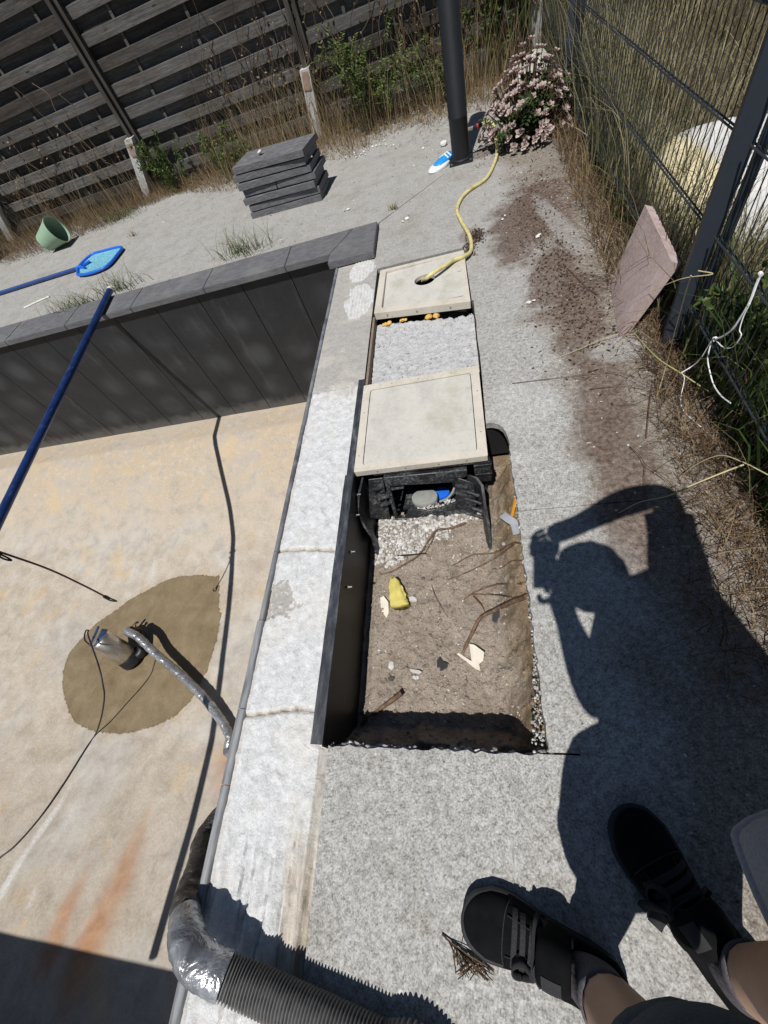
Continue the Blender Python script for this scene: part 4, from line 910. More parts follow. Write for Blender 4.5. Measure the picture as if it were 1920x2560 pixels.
# blue bar across the pool
bt = at(277,722,.088); bdir = Vector((.190,-.9815,-.004)).normalized(); b0 = bt
cb = thing('cover_bar', b0, 'long blue metal bar laid across the empty pool with a white end cap', 'bar')
def bar_at(y): return b0 + bdir*((y-b0.y)/bdir.y)
m = MB(); m.tube([b0+bdir*.035, bar_at(-1.78)], .0275, 22); autosmooth(m.build('bar_tube', M_bar, cb),60)
m = MB(); m.tube([b0-bdir*.008, b0-bdir*.004, b0+bdir*.036],[.024,.029,.029],22); autosmooth(m.build('end_cap', simple('cream_cap',(.70,.66,.55),.5), cb),40)
# bungee hanging from it
M_bungee = simple('bungee_cord',(.085,.035,.04),.7,0,.3,90,.3); M_hook = simple('black_hook',(.012,.012,.013),.35,.2,.1,50,.05)
bp = None
ys_ = np.linspace(.3,1.4,300)
def proj(w):
    d = Vector(w)-CAMP; return (960+FPX*d.dot(CR)/-d.dot(CB), 1280-FPX*d.dot(CU)/-d.dot(CB))
yb = min(ys_, key=lambda y: abs(proj(bar_at(y))[1]-1366)); bp = bar_at(yb)
zs_ = np.linspace(-.2,-1.2,300); ze = min(zs_, key=lambda z: (proj((bp.x,bp.y,z))[0]-262)**2)
q = ray(268,1494); 
# the lower hook: where the hook's view ray passes nearest to the hanging line
tbest = min(np.linspace(1.5,4.5,800), key=lambda t: ((CAMP+q*t).x-bp.x)**2+((CAMP+q*t).y-bp.y)**2); hk = CAMP+q*tbest
bt_ = thing('bungee_cord', bp, 'dark elastic bungee cord with black hooks hanging from the blue bar', 'bungee cord')
m = MB(); top = bp+Vector((0,0,-.05)); m.tube(smooth_path([top, top.lerp(hk,.35)+Vector((.02,.015,-.02)), top.lerp(hk,.7)+Vector((.012,.01,-.02)), hk],10), .0065, 8); m.build('cord', M_bungee, bt_)
def hook(p, d, s):
    d = Vector(d).normalized(); u = CR; m = MB()
    m.tube(smooth_path([p-d*.01, p+d*.05*s+u*.012*s, p+d*.085*s+u*.003, p+d*.07*s-u*.026*s, p+d*.03*s-u*.028*s],7),.0055,8); m.tube([p-d*.03,p-d*.015,p+d*.02],[.011,.014,.011],10); m.build('hook', M_hook, bt_)
hook(hk, hk-top, 1.0); hook(top+Vector((.0,-.01,-.02)), (.25,-.2,-1), .9)
m = MB(); m.tube([bp+Vector((0,0,0))+ (CU*math.cos(a)+Vector((0,0,1)).cross(bdir).normalized()*0 + (Vector((0,0,1))-bdir*bdir.z).normalized()*0)*0 + (Vector((0,0,1))*math.cos(a)+Vector((0,0,1)).cross(bdir).normalized()*math.sin(a))*.034 for a in np.linspace(0,2*PI,20)], .0065, 8); m.build('loop', M_bungee, bt_)

# submersible pump in the puddle
pb0 = onfloor(338,1652); ptop_ray = ray(249,1598)
tb = min(np.linspace(2.5,5,1200), key=lambda t: abs(((CAMP+ptop_ray*t)-pb0).length-.36) + .35*abs((CAMP+ptop_ray*t).z-(pb0.z+.345)))
pt = CAMP+ptop_ray*tb; ax = (pt-pb0).normalized(); pl = (pt-pb0).length
pu = ax.orthogonal().normalized(); pw_ = ax.cross(pu)
def pcirc(t, r, n=32): return [pb0+ax*(pl*t)+(pu*math.cos(2*PI*k/n)+pw_*math.sin(2*PI*k/n))*r for k in range(n)]
pump = thing('submersible_pump', pb0, 'steel submersible pump standing in the wet patch with its cord looped', 'pump')
n = N('brushed_steel', .42, 1.0, .5); M_inox = n.done(n.ramp(n.noise(50,4,.6,n.map(n.pos,scale=(1,1,.1))),[(.3,(.50,.46,.40)),(.7,(.66,.62,.55))]))
m = MB(); m.rings([pcirc(t,r*1.26) for t,r in ((.24,.074),(.26,.077),(.95,.077),(.97,.074),(1.0,.070))]); autosmooth(m.build('pump_casing', M_inox, pump),40)
m = MB(); m.rings([pcirc(t,r*1.26) for t,r in ((-.02,.066),(.0,.080),(.10,.084),(.23,.080),(.245,.078))]); 
for k in range(14):
    a=2*PI*k/14; c_=pb0+ax*(pl*.05)+(pu*math.cos(a)+pw_*math.sin(a))*.083; m.box(c_,(.012,.012,.02))
autosmooth(m.build('pump_foot', M_blackclean, pump),40)
m = MB(); m.rings([pcirc(t,r*1.26) for t,r in ((1.0,.069),(1.005,.063),(1.03,.030),(1.035,.012))]); autosmooth(m.build('pump_cap', simple('cap_chrome',(.35,.40,.48),.25,.8,.2,20,.2), pump),40)
m = MB(); hA_=pt+ax*.05; hd=(pu*.4+pw_).normalized(); m.box(pt+ax*.055,(.19,.024,.016),Vector((1,.0,0)).rotation_difference((CR*.45+CU).normalized()).to_matrix(),.004); m.box(pt+ax*.035+CR*.045,(.16,.018,.05),Vector((1,.0,0)).rotation_difference((CR*.45+CU).normalized()).to_matrix(),.004); m.build('pump_handle', simple('navy_handle',(.03,.055,.13),.4), pump)
# outlet elbow
ebt = onfloor(350,1640); eb = pb0+ax*.03+Vector((.085,.05,.0)); e2 = pb0+Vector((.055,.155,.26))
e3 = None
q3 = ray(329,1580); te = min(np.linspace(2.5,5,900), key=lambda t: abs((CAMP+q3*t).z-(pb0.z+.165))); e2 = CAMP+q3*te
m = MB(); m.tube(smooth_path([pb0+ax*.05, pb0+ax*.04+Vector((.11,.06,.02)), e2+Vector((.02,.012,-.08)), e2+Vector((.0,0,-.03)), e2+Vector((-.01,0,.012))],6), [.042]*25, 16); m.tube([e2+Vector((.0,.0,-.09)),e2+Vector((0,0,-.01)),e2+Vector((0,0,.03))],[.052,.052,.048],16); autosmooth(m.build('outlet_elbow', M_blackclean, pump),50)
# drain hose: silver taped pipe climbing the side wall, then taped bend, then corrugated pipe
n = N('duct_tape', .40, .6, .5); f1 = n.noise(13,4,.6,None,.6); f2 = n.noise(70,4,.6)
M_tape = n.done(n.ramp(f1,[(.3,(.17,.175,.185)),(.5,(.34,.345,.36)),(.7,(.50,.51,.52))]), n.bump(f1,.6,.028,n.bump(f2,.15,.002)), n.ramp(f2,[(.3,.20),(.7,.42)]))
M_blacktape = N('dark_tape', .42, .3, .5); f1 = M_blacktape.noise(24,5,.65,M_blacktape.map(M_blacktape.pos,scale=(1,2,2))); M_blacktape = M_blacktape.done(M_blacktape.ramp(f1,[(.35,(.02,.02,.02)),(.6,(.075,.07,.065)),(.72,(.33,.33,.34))]), M_blacktape.bump(f1,.9,.02))
def zray(px,py,z): return at(px,py,z)
dh = thing('drain_hose', e2, 'thick drain hose, silver taped in the pool and black corrugated across the deck', 'hose')
path1 = [e2+Vector((-.01,0,.0)), e2+Vector((-.005,-.005,.045)), zray(347,1594,pb0.z+.20), onfloor(385,1630,.15), onfloor(420,1660,.125), onfloor(470,1703,.10), onfloor(515,1750,.085), onfloor(553,1800,.075), onfloor(575,1840,.07), onfloor(590,1885,.07)]
q_=[Vector((-1.12,.16,-1.35)),Vector((-1.045,.05,-.75)),Vector((-1.035,-.08,-.36)),Vector((-1.035,-.22,-.20))]
P1 = smooth_path(path1+q_[:2],10); m = MB(); nP=len(P1)
m.tube(P1, [(.036+.0018*math.sin(i*1.9)+.002*mnoise.noise((i*.5,0,0))) if i>6 else .036 for i in range(nP)], 18); autosmooth(m.build('taped_pipe', M_tape, dh),70)
P2 = smooth_path([q_[1].lerp(q_[0],.25),q_[1],q_[2],zray(528,2075,-.27),zray(500,2160,-.15),zray(472,2240,-.04),zray(462,2290,.045)],9); m = MB(); m.tube(P2, [.044+.004*mnoise.noise((i*.4,1,0))+.0015*math.sin(i*2.3) for i in range(len(P2))], 18); autosmooth(m.build('dark_wrapped_pipe', M_blacktape, dh),70)
P3 = smooth_path([zray(462,2290,.045),zray(466,2340,.085),zray(486,2392,.105),zray(525,2424,.10),zray(564,2441,.085)],10); m = MB(); m.tube(P3, [.044+.006*min(1,i/14)+.004*mnoise.noise((i*.35,3,0)) for i in range(len(P3))], 20); autosmooth(m.build('taped_bend', M_tape, dh),70)
P4 = smooth_path([zray(558,2438,.085),zray(600,2456,.070),zray(660,2482,.058),zray(740,2520,.052),zray(828,2562,.052),zray(950,2622,.052),zray(1100,2700,.052),Vector((.1,-.95,.052)),Vector((.5,-1.6,.052))],60)
# even steps with ridges
acc=[0]
for a,b in zip(P4[:-1],P4[1:]): acc.append(acc[-1]+(b-a).length)
step=.0024; S=[]; R_=[]; t=0; k=0; i=0
while t < acc[-1]-step:
    while acc[i+1] < t: i+=1
    S.append(P4[i].lerp(P4[i+1],(t-acc[i])/max(1e-9,acc[i+1]-acc[i]))); ph=k%4; R_.append((.0410,.0475,.0490,.0425)[ph]); t+=step; k+=1
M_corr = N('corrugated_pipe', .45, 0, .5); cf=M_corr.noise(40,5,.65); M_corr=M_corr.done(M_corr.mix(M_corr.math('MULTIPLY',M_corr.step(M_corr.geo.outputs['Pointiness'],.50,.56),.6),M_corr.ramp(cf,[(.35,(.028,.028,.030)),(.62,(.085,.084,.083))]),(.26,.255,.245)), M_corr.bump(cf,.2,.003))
m = MB(); m.tube(S,R_,26); autosmooth(m.build('corrugated_pipe', M_corr, dh),75)
# pump cord
M_cord = simple('black_cord',(.018,.017,.017),.5,0,.3,60,.1)
pc = thing('pump_cord', pt, 'thin black electric cord running from the pump out of the pool', 'cord')
ct = pt+ax*.06
loop1 = [pt+ax*.03+CR*.05+CU*.07, pt-ax*.02+CR*.085, pt-ax*.05+CR*.03-CU*.085, pt-ax*.03-CR*.05-CU*.075, pt+ax*.03-CR*.105-CU*.03, pt+ax*.06-CR*.075+CU*.04, pt+ax*.09-CR*.02+CU*.03]
main = [pt+ax*.09-CR*.02+CU*.03, pt+ax*.10-CR*.015-CU*.02, zray(246,1662,-1.32), zray(257,1710,-1.37), zray(261,1740,-1.45), zray(256,1780,-1.58), zray(247,1815,-1.68), onfloor(238,1838,.006), onfloor(215,1873,.006), onfloor(160,1960,.006), onfloor(100,2045,.006), onfloor(40,2112,.006), onfloor(0,2145,.006), onfloor(-60,2195,.006)]
m = MB(); m.tube(smooth_path(loop1+main[1:],9), .0062, 8); autosmooth(m.build('cord_run', M_cord, pc),60)

# pink paver leaning on the mesh fence
Pb = at(1546,841,.0); Pl = at(1525,709,.0); 
Pt = atx(1612,514,.885); Pr = atx(1679,657,.872)
M_pink = N('pink_paver', .9, 0, .2); f=M_pink.noise(70,5,.7); g=M_pink.noise(8,5,.6); c=M_pink.ramp(M_pink.math('ADD',M_pink.math('MULTIPLY',f,.5),M_pink.math('MULTIPLY',g,.5)),[(.3,(.27,.20,.185)),(.5,(.42,.325,.305)),(.7,(.52,.43,.41))]); M_pink=M_pink.done(c,M_pink.bump(f,.5,.004,M_pink.bump(g,.3,.012)))
nrm = (Pl-Pb).cross(Pt-Pb).normalized()
if nrm.x > 0: nrm = -nrm
bmx = bmesh.new(); qm = quadmap([Pb,Pr,Pt,Pl]); 
nU=14; grid=[[bmx.verts.new(qm(u/nU,v/nU)+nrm*(.0015*mnoise.noise((u*.9,v*.9,0)))) for u in range(nU+1)] for v in range(nU+1)]
back=[[bmx.verts.new(qm(u/nU,v/nU)-nrm*.042+ (qm(u/nU,v/nU)-qm(.5,.5))*(-.02)+Vector((.003*mnoise.noise((u,v,4)),.003*mnoise.noise((u,v,7)),0))) for u in range(nU+1)] for v in range(nU+1)]
for v in range(nU):
    for u in range(nU):
        bmx.faces.new((grid[v][u],grid[v][u+1],grid[v+1][u+1],grid[v+1][u])); bmx.faces.new((back[v][u],back[v+1][u],back[v+1][u+1],back[v][u+1]))
for k in range(nU):
    for (a,b,c_,d_) in ((grid[0][k],grid[0][k+1],back[0][k+1],back[0][k]),(grid[nU][k+1],grid[nU][k],back[nU][k],back[nU][k+1]),(grid[k+1][0],grid[k][0],back[k][0],back[k+1][0]),(grid[k][nU],grid[k+1][nU],back[k+1][nU],back[k][nU])): bmx.faces.new((a,b,c_,d_))
bmesh.ops.recalc_face_normals(bmx, faces=bmx.faces[:])
for v in bmx.verts: v.co += Vector((0,0,.004))
me=bpy.data.meshes.new('paver'); bmx.to_mesh(me); bmx.free(); me.materials.append(M_pink); o=bpy.data.objects.new('paver',me); link(o); tag(o,'square pinkish paver leaning on the mesh fence beside the concrete','paver'); autosmooth(o,40)
# ================================================================== FENCES
n = N('weathered_wood', .9, 0, .2); g = n.noise(22,6,.65,n.map(n.pos,scale=(.12,1,2.2))); f = n.noise(110,4,.65,n.map(n.pos,scale=(.15,1,1))); big = n.noise(1.7,4,.6); kn = n.voro(3.2,n.map(n.pos,scale=(.5,1,2.2)))
c = n.ramp(n.math('ADD', n.math('MULTIPLY', g,.6), n.math('MULTIPLY', f,.4)), [(.30,(.038,.035,.032)), (.48,(.085,.081,.077)), (.70,(.165,.16,.155))])
c = n.mix(n.math('MULTIPLY', n.step(big,.45,.65), .45), c, n.mix(1.0,c,(.62,.55,.45),'MULTIPLY'))
c = n.mix(1.0, c, n.ramp(n.attr('rnd'), [(0,(.55,.50,.46)),(.5,(1,1,1)),(1,(1.45,1.42,1.38))]), 'MULTIPLY')
c = n.mix(n.math('SUBTRACT',1.0,n.step(kn,.03,.07)), c, (.02,.017,.014))
M_board = n.done(c, n.bump(g,.5,.006,n.bump(f,.3,.002)))
n = N('dark_post_wood', .8, 0, .25); g = n.noise(30,5,.6,n.map(n.pos,scale=(1,1,.1)))
M_post = n.done(n.ramp(g,[(.3,(.028,.024,.02)),(.55,(.058,.052,.046)),(.75,(.10,.092,.085))]), n.bump(g,.4,.004))
n = N('old_concrete_stub', .9, 0, .2); g = n.noise(40,5,.65); st = n.noise(7,4,.65)
c = n.ramp(g,[(.3,(.42,.41,.39)),(.6,(.60,.59,.57)),(.75,(.70,.69,.67))]); c = n.mix(n.math('MULTIPLY',n.step(st,.55,.68),.6), c, (.19,.12,.08)); M_stub = n.done(c, n.bump(g,.5,.004))
FY = 6.75
fposts = [(-6.48,-6.97,6.80),(-3.96,-4.27,6.70),(-1.50,-1.63,6.68),(.98,.98,6.75)]
plabs = ['dark wooden fence post on a white stub, leftmost of the fence posts','dark wooden fence post on a white leaning stub behind the green bucket','dark wooden fence post behind the slab stack, overgrown by dry stems','dark wooden fence post at the corner behind the black shower post']
xs_ = [-9.0]+[p[0] for p in fposts]
flabs = ['weathered plank fence panel behind the bucket at the left border','weathered plank fence panel between the leftmost post and the post behind the bucket','weathered plank fence panel behind the grey slab stack','weathered plank fence panel behind the black shower post and the bush']
for i in range(4):
    a,b = xs_[i]+.005, xs_[i+1]-.005; t = thing('wooden_fence', ((a+b)/2,FY,0), flabs[i], 'fence', 'plank fence along the back of the pool')
    m = MB(); m2 = MB(); m3 = MB(); z = .16+.012*i; k = 0
    while z < 2.25:
        tilt = random.uniform(-.006,.006); e0=random.uniform(-.02,.02); y0 = FY-.02+random.uniform(-.004,.004); hh=.100+random.uniform(-.006,.004)
        nS=10; rr=[]
        for s in range(nS+1):
            x = a-.02+e0+(b-a+.03)*s/nS; w=.006*mnoise.noise((x*1.3,z*3,i)); cz_=z+tilt*(s/nS-.5)*2+w; yy=y0+.008*mnoise.noise((x*.9,z*5,i+4))
            rr.append([Vector((x,yy+.009,cz_-hh/2)),Vector((x,yy-.009,cz_-hh/2)),Vector((x,yy-.009,cz_+hh/2-.004)),Vector((x,yy-.005,cz_+hh/2)),Vector((x,yy+.009,cz_+hh/2))])
        m.rings(rr, rnd=random.random())
        m2.box(((a+b)/2, FY+.030, z+.103), (b-a, .016, .135), Matrix.Rotation(random.uniform(-.004,.004),3,'Y'), 0, random.random()*.8)
        z += .206; k += 1
    m.build('front_boards', M_board, t); m2.build('back_boards', M_board, t)
    nb = 3
    for q_ in range(nb):
        x = a+(b-a)*(q_+.5)/nb+.1; m3.box((x,FY+.006,1.15),(.034,.016,2.1),Matrix.Rotation(random.uniform(-.01,.01),3,'Y'))
    m3.build('batten', M_board, t)
for (px_,sx,sy),lab in zip(fposts,plabs):
    t = thing('fence_post', (px_,FY-.07,0), lab, 'fence post', 'posts of the plank fence')
    m = MB(); m.box((px_-.032,FY-.075,1.42),(.050,.085,1.75),None,.004); m.box((px_+.040,FY-.060,1.42),(.036,.060,1.75),None,.004); m.box((px_+.006,FY-.05,1.40),(.028,.03,1.70)); m.build('wooden_post', M_post, t)
    m = MB(); top = Vector((px_-.035,FY-.12,.62)); bot = Vector((sx,sy-.02,-.05)); rr=[]
    for s in range(9):
        p = bot.lerp(top,s/8); w=.056; rr.append([p+Vector((dx*w+.004*mnoise.noise((s,dx,dy)),dy*w,0)) for dx,dy in ((-1,-1),(1,-1),(1,1),(-1,1))])
    m.rings(rr); m.build('concrete_stub', M_stub, t)
    m = MB(); p=bot.lerp(top,.86); m.box(p+Vector((.0,-.058,0)),(.08,.004,.15),Matrix.Rotation(.18,3,'Y')); m.build('rusty_bracket', simple('rusty_bracket',(.36,.25,.20),.7,.2,.5,30,.3), t)
# ---- rigid mesh fence
M_anth = simple('anthracite_paint',(.030,.038,.052),.5,.0,.15,50,.05)
M_wire = simple('anthracite_wire',(.034,.040,.048),.45,.2,.1,50,.05)
F0 = Vector((.905,1.711,0)); FD = Vector((.074,3.149,0)).normalized()
def fl(y): return F0+FD*((y-1.711)/FD.y)
posts_y = [-1.35,1.77,4.90]
for y,lab in zip(posts_y[1:],('anthracite mesh fence post beside the pink paver, nearest to the camera','anthracite mesh fence post beside the pale succulent, farther from the camera')):
    p = fl(y); t = thing('mesh_post', p, lab, 'mesh fence post', 'mesh fence posts')
    m = MB(); m.box(p+Vector((.0,0,.85)),(.066,.085,1.78),Matrix.Rotation(-.35,3,'Z'),.003); m.build('post_tube', M_anth, t)
    m = MB(); m.box(p+Vector((.05,-.035,.85)),(.03,.05,1.74),Matrix.Rotation(-.35,3,'Z'),.003); m.build('cover_strip', M_anth, t)
rows = [.15,.42,.69,.955,1.22,1.49]
mlabs = ['anthracite mesh fence panel with white string knotted on it, right of the near post','anthracite mesh fence panel between its two posts, pink paver leaning on it','anthracite mesh fence panel running on behind the succulent to the plank fence']
spans = [(-1.3,1.70),(1.84,4.84),(4.96,6.7)]
for (a,b),lab in zip(spans,mlabs):
    t = thing('mesh_fence', fl((a+b)/2), lab, 'mesh fence', 'mesh fence panels')
    m = MB(); y = a
    while y < b:
        p = fl(y); zs = .03*(4.5-y); m.tube([p+Vector((0,0,.05+zs)),p+Vector((0,0,1.58+zs))],.0023,5,False); y += .052
    m.build('vertical_wires', M_wire, t)
    m = MB()
    for r in rows:
        for dx in (-.007,.007):
            pts=[fl(a+(b-a)*s/8)+Vector((dx,0,r+.03*(4.5-(a+(b-a)*s/8))+.004*mnoise.noise((s,r*9,1)))) for s in range(9)]; m.tube(pts,.0036,6)
    m.build('horizontal_wires', M_wire, t)
# white string knotted on the lowest fence wire
def ws(x,y,X=.878): return atx(1680+x*.1988,660+y*.1988,X)
def wg(x,y,z): return at(1680+x*.1988,660+y*.1988,z)
M_str = simple('white_string',(.80,.80,.80),.7,0,.08,80,.2)
st = thing('string', ws(530,940), 'frayed white string knotted to the mesh fence wires with loose trailing ends', 'string')
m = MB(); m.tube(smooth_path([ws(1120,120),ws(1060,260),ws(1010,400),ws(960,520)],5),[.004]*16,6); m.tube(smooth_path([ws(965,500),ws(890,630),ws(760,820),ws(640,910),ws(560,940)],5),[.0035]*21,6); m.tube(smooth_path([ws(980,500),ws(900,660),ws(850,830),ws(870,900),ws(770,1040),ws(660,1055),ws(580,990),ws(540,940)],5),.0018,6)
m.tube(smooth_path([ws(510,945),ws(350,1200),ws(230,1300,.868),wg(120,1365,.12)],5),.0021,6); m.tube(smooth_path([wg(120,1365,.12),wg(155,1450,.09),wg(110,1700,.03),wg(150,1850,.012),wg(340,2030,.01),wg(390,2060,.01),wg(430,2120,.008),wg(580,2120,.008),wg(600,2210,.006),wg(590,2280,.006)],5),.0016,6)
m.tube(smooth_path([ws(500,960),ws(450,1180),ws(480,1370),ws(530,1530),ws(620,1660,.87),ws(735,1750,.865)],5),.0023,6); m.build('string_strands', M_str, st)
m = MB(); m.tube([ws(1105,110),ws(1125,140)],.006,8); m.build('string_knot', M_str, st)
m = MB()
for k in range(5): m.rock(ws(545+random.uniform(-25,25),945+random.uniform(-20,20)),.006,sub=1)
m.build('string_knot', M_str, st)
# pale shell lying in the meadow behind the fence
n = N('pale_shell', .55, 0, .35); f = n.noise(5,4,.6); x = n.xyz(n.pos)
yl = n.step(n.math('ADD', n.math('SUBTRACT', x[0], n.math('MULTIPLY', n.math('SUBTRACT', x[1], 3.0), -.15)), n.math('MULTIPLY', n.math('SUBTRACT',f,.5),.10)), 1.30, 1.37)
c = n.mix(yl, n.ramp(f,[(.3,(.56,.46,.26)),(.7,(.68,.60,.40))]), n.ramp(f,[(.3,(.50,.50,.49)),(.7,(.62,.61,.59))]))
c = n.mix(n.math('MULTIPLY', n.math('SUBTRACT',1.0,n.step(n.voro(12),.04,.08)),.7), c, (.16,.10,.06))
M_shell = n.done(c, n.bump(f,.3,.02))
m = MB(); rr=[]
for i in range(13):
    t=i/12; r = [1.0,1.0,.985,.96,.93,.90,.86,.81,.74,.65,.52,.34,.10][i]; z=.40*t**.8
    rr.append([Vector((1.64+r*.50*math.copysign(abs(math.cos(a))**.75,math.cos(a))-.10*t, 2.98+.08*t+r*.50*math.copysign(abs(math.sin(a))**.8,math.sin(a)), -.05+z*(.92+.04*math.sin(3*a))*(1-.30*r*max(0,math.cos(a))))) for a in [2*PI*k/48 for k in range(48)]])
m.rings(rr, False, True); o=m.build('plastic_shell', M_shell, None, True); tag(o,'large smooth pale shell, cream on its left, lying in grass behind the mesh fence','shell')
# ================================================================== VEGETATION
def blades(name, base, h, w, lean, rnd, mat, kind='stuff', seg=4, parent=None, droop=.0, taper=1.0):
    base=np.asarray(base,float); n_=len(base); h=np.broadcast_to(np.asarray(h,float),(n_,)); w=np.broadcast_to(np.asarray(w,float),(n_,)); lean=np.asarray(lean,float); rnd=np.asarray(rnd,float)
    ang=np.random.uniform(0,2*PI,n_); side=np.stack([np.cos(ang),np.sin(ang),np.zeros(n_)],1)
    dr=np.broadcast_to(np.asarray(droop,float),(n_,))
    V_=[]
    for s in range(seg+1):
        t=s/seg
        p=base.copy(); p[:,2]+=h*(t-dr*t*t*t); p[:,:2]+=lean*(h*(t**1.8))[:,None]
        ww=(w*(1-taper*t)*.5+.0003)[:,None]
        V_.append(p-side*ww); V_.append(p+side*ww)
    A=np.stack(V_,1).reshape(-1,3); k=2*(seg+1)
    fb=np.array([[2*s,2*s+1,2*s+3,2*s+2] for s in range(seg)]); F=(np.arange(n_)[:,None,None]*k+fb[None]).reshape(-1,4)
    me=bpy.data.meshes.new(name); me.vertices.add(len(A)); me.vertices.foreach_set('co',A.ravel().astype(np.float32)); me.loops.add(F.size); me.loops.foreach_set('vertex_index',F.ravel().astype(np.int32)); me.polygons.add(len(F)); me.polygons.foreach_set('loop_start',(np.arange(len(F))*4).astype(np.int32)); me.polygons.foreach_set('loop_total',np.full(len(F),4,np.int32)); me.update(calc_edges=True)
    a=me.attributes.new('rnd','FLOAT','POINT'); a.data.foreach_set('value',np.repeat(rnd,k).astype(np.float32)); me.materials.append(mat)
    o=bpy.data.objects.new(name,me); link(o,parent)
    if parent is not None: bring(o,parent)
    if kind: tag(o,kind=kind)
    return o
U=np.random.uniform
M_dry = veg('dry_grass',[(.0,(.075,.045,.028)),(.3,(.19,.12,.07)),(.6,(.33,.235,.125)),(.85,(.46,.37,.22)),(1,(.10,.115,.04))],.7,.25)
M_mead = veg('meadow_grass',[(.0,(.06,.075,.028)),(.25,(.17,.17,.08)),(.5,(.36,.31,.175)),(.75,(.51,.445,.275)),(1,(.63,.57,.385))],.7,.4)
M_grn = veg('green_weed',[(.0,(.035,.06,.018)),(.4,(.07,.115,.03)),(.75,(.13,.17,.05)),(1,(.22,.22,.07))],.55,.3)
M_mead2 = veg('fence_grass',[(.0,(.03,.05,.018)),(.35,(.08,.11,.04)),(.6,(.17,.165,.075)),(.8,(.30,.25,.14)),(1,(.46,.39,.24))],.65,.3)
M_brown = veg('dead_stem',[(.0,(.035,.022,.016)),(.5,(.12,.075,.045)),(1,(.34,.25,.15))],.8,.1)
def lean_(n_,k,bias=(0,0)):
    a=U(0,2*PI,n_); r=U(0,1,n_)**.7*k; return np.stack([np.cos(a)*r+bias[0],np.sin(a)*r+bias[1]],1)
# dead grass mat along the plank fence
def strip_pts(n_, x0,x1, f0, f1, dens=None):
    out=[]
    while len(out)<n_:
        x=random.uniform(x0,x1); t=random.random(); y=f0(x)+(f1(x)-f0(x))*t
        if dens and random.random()>dens(x,t): continue
        out.append((x,y,-.01))
    return out
def fe(x):    # front edge of the dead grass on the concrete
    return float(np.interp(x,[-7,-5.7,-4.7,-4.2,-3.4,-2.7,-1.9,-1.0,-.5,-.1,.3,.9],[5.9,5.8,5.98,6.35,6.28,5.75,5.85,5.62,5.95,5.75,5.7,5.4]))+.16*mnoise.noise((x*2.3,0,0))
pts=strip_pts(15000,-8,1.0,fe,lambda x:6.72,lambda x,t:.35+.65*t)
n_=len(pts); blades('dry_fence_grass',pts,U(.03,.17,n_),U(.003,.008,n_),lean_(n_,1.6),np.clip(U(.18,.88,n_)+np.array([.12*mnoise.noise((p[0]*2,p[1]*2,1))-.25*(p[0]<-4.2) for p in pts]),0,.9),M_dry,droop=U(0,.8,n_))
pts=strip_pts(2200,-8,1.0,lambda x:fe(x)+.15,lambda x:6.70,lambda x,t:(.35+.65*t)*(.25+.75*(mnoise.noise((x*1.3,3,0))>-.1)))
n_=len(pts); blades('dry_stems',pts,U(.2,.75,n_)*(.6+.4*(np.array(pts)[:,0]>-3.2)),U(.003,.006,n_),lean_(n_,.55),U(.1,.95,n_),M_dry,droop=U(0,.3,n_))
pts=[(random.gauss(-2.0,.55),random.uniform(6.15,6.65),-.01) for _ in range(420)]+[(random.gauss(.2,.4),random.uniform(6.0,6.6),-.01) for _ in range(220)]+[(random.gauss(-5.6,.8),random.uniform(6.25,6.65),-.01) for _ in range(160)]
n_=len(pts); blades('tall_straw',pts,U(.35,1.05,n_),U(.003,.006,n_),lean_(n_,.45),U(.45,.95,n_),M_dry,droop=U(0,.25,n_))
# dead climbing stems on the boards
m=MB()
for k in range(150):
    x=random.choice([random.uniform(-7.5,-4.4),random.uniform(-2.9,-1.3),random.uniform(-1.2,.6)]); z=random.uniform(.05,.5); y=FY-.05-random.random()*.10; P_=[Vector((x,y,z))]; L=random.randint(4,9); d=random.uniform(-.05,.05)
    for s in range(L): P_.append(P_[-1]+Vector((d+random.uniform(-.07,.07),random.uniform(-.02,.012),random.uniform(.03,.17))))
    for p in P_: p.y=min(p.y,FY-.04)
    m.tube(smooth_path(P_,3),random.uniform(.0015,.0035),4,False,random.random())
    for p in P_[2:]:
        for q in range(random.randint(0,2)): 
            u=Vector((random.gauss(0,1),random.gauss(0,.5),random.gauss(0,1))).normalized(); v=u.orthogonal().normalized(); l=random.uniform(.015,.04); m.add([p,p+u*l*.5+v*l*.3,p+u*l,p+u*l*.5-v*l*.3],[(0,1,2,3)],random.random())
tag(m.build('dead_vines',M_brown),kind='stuff')
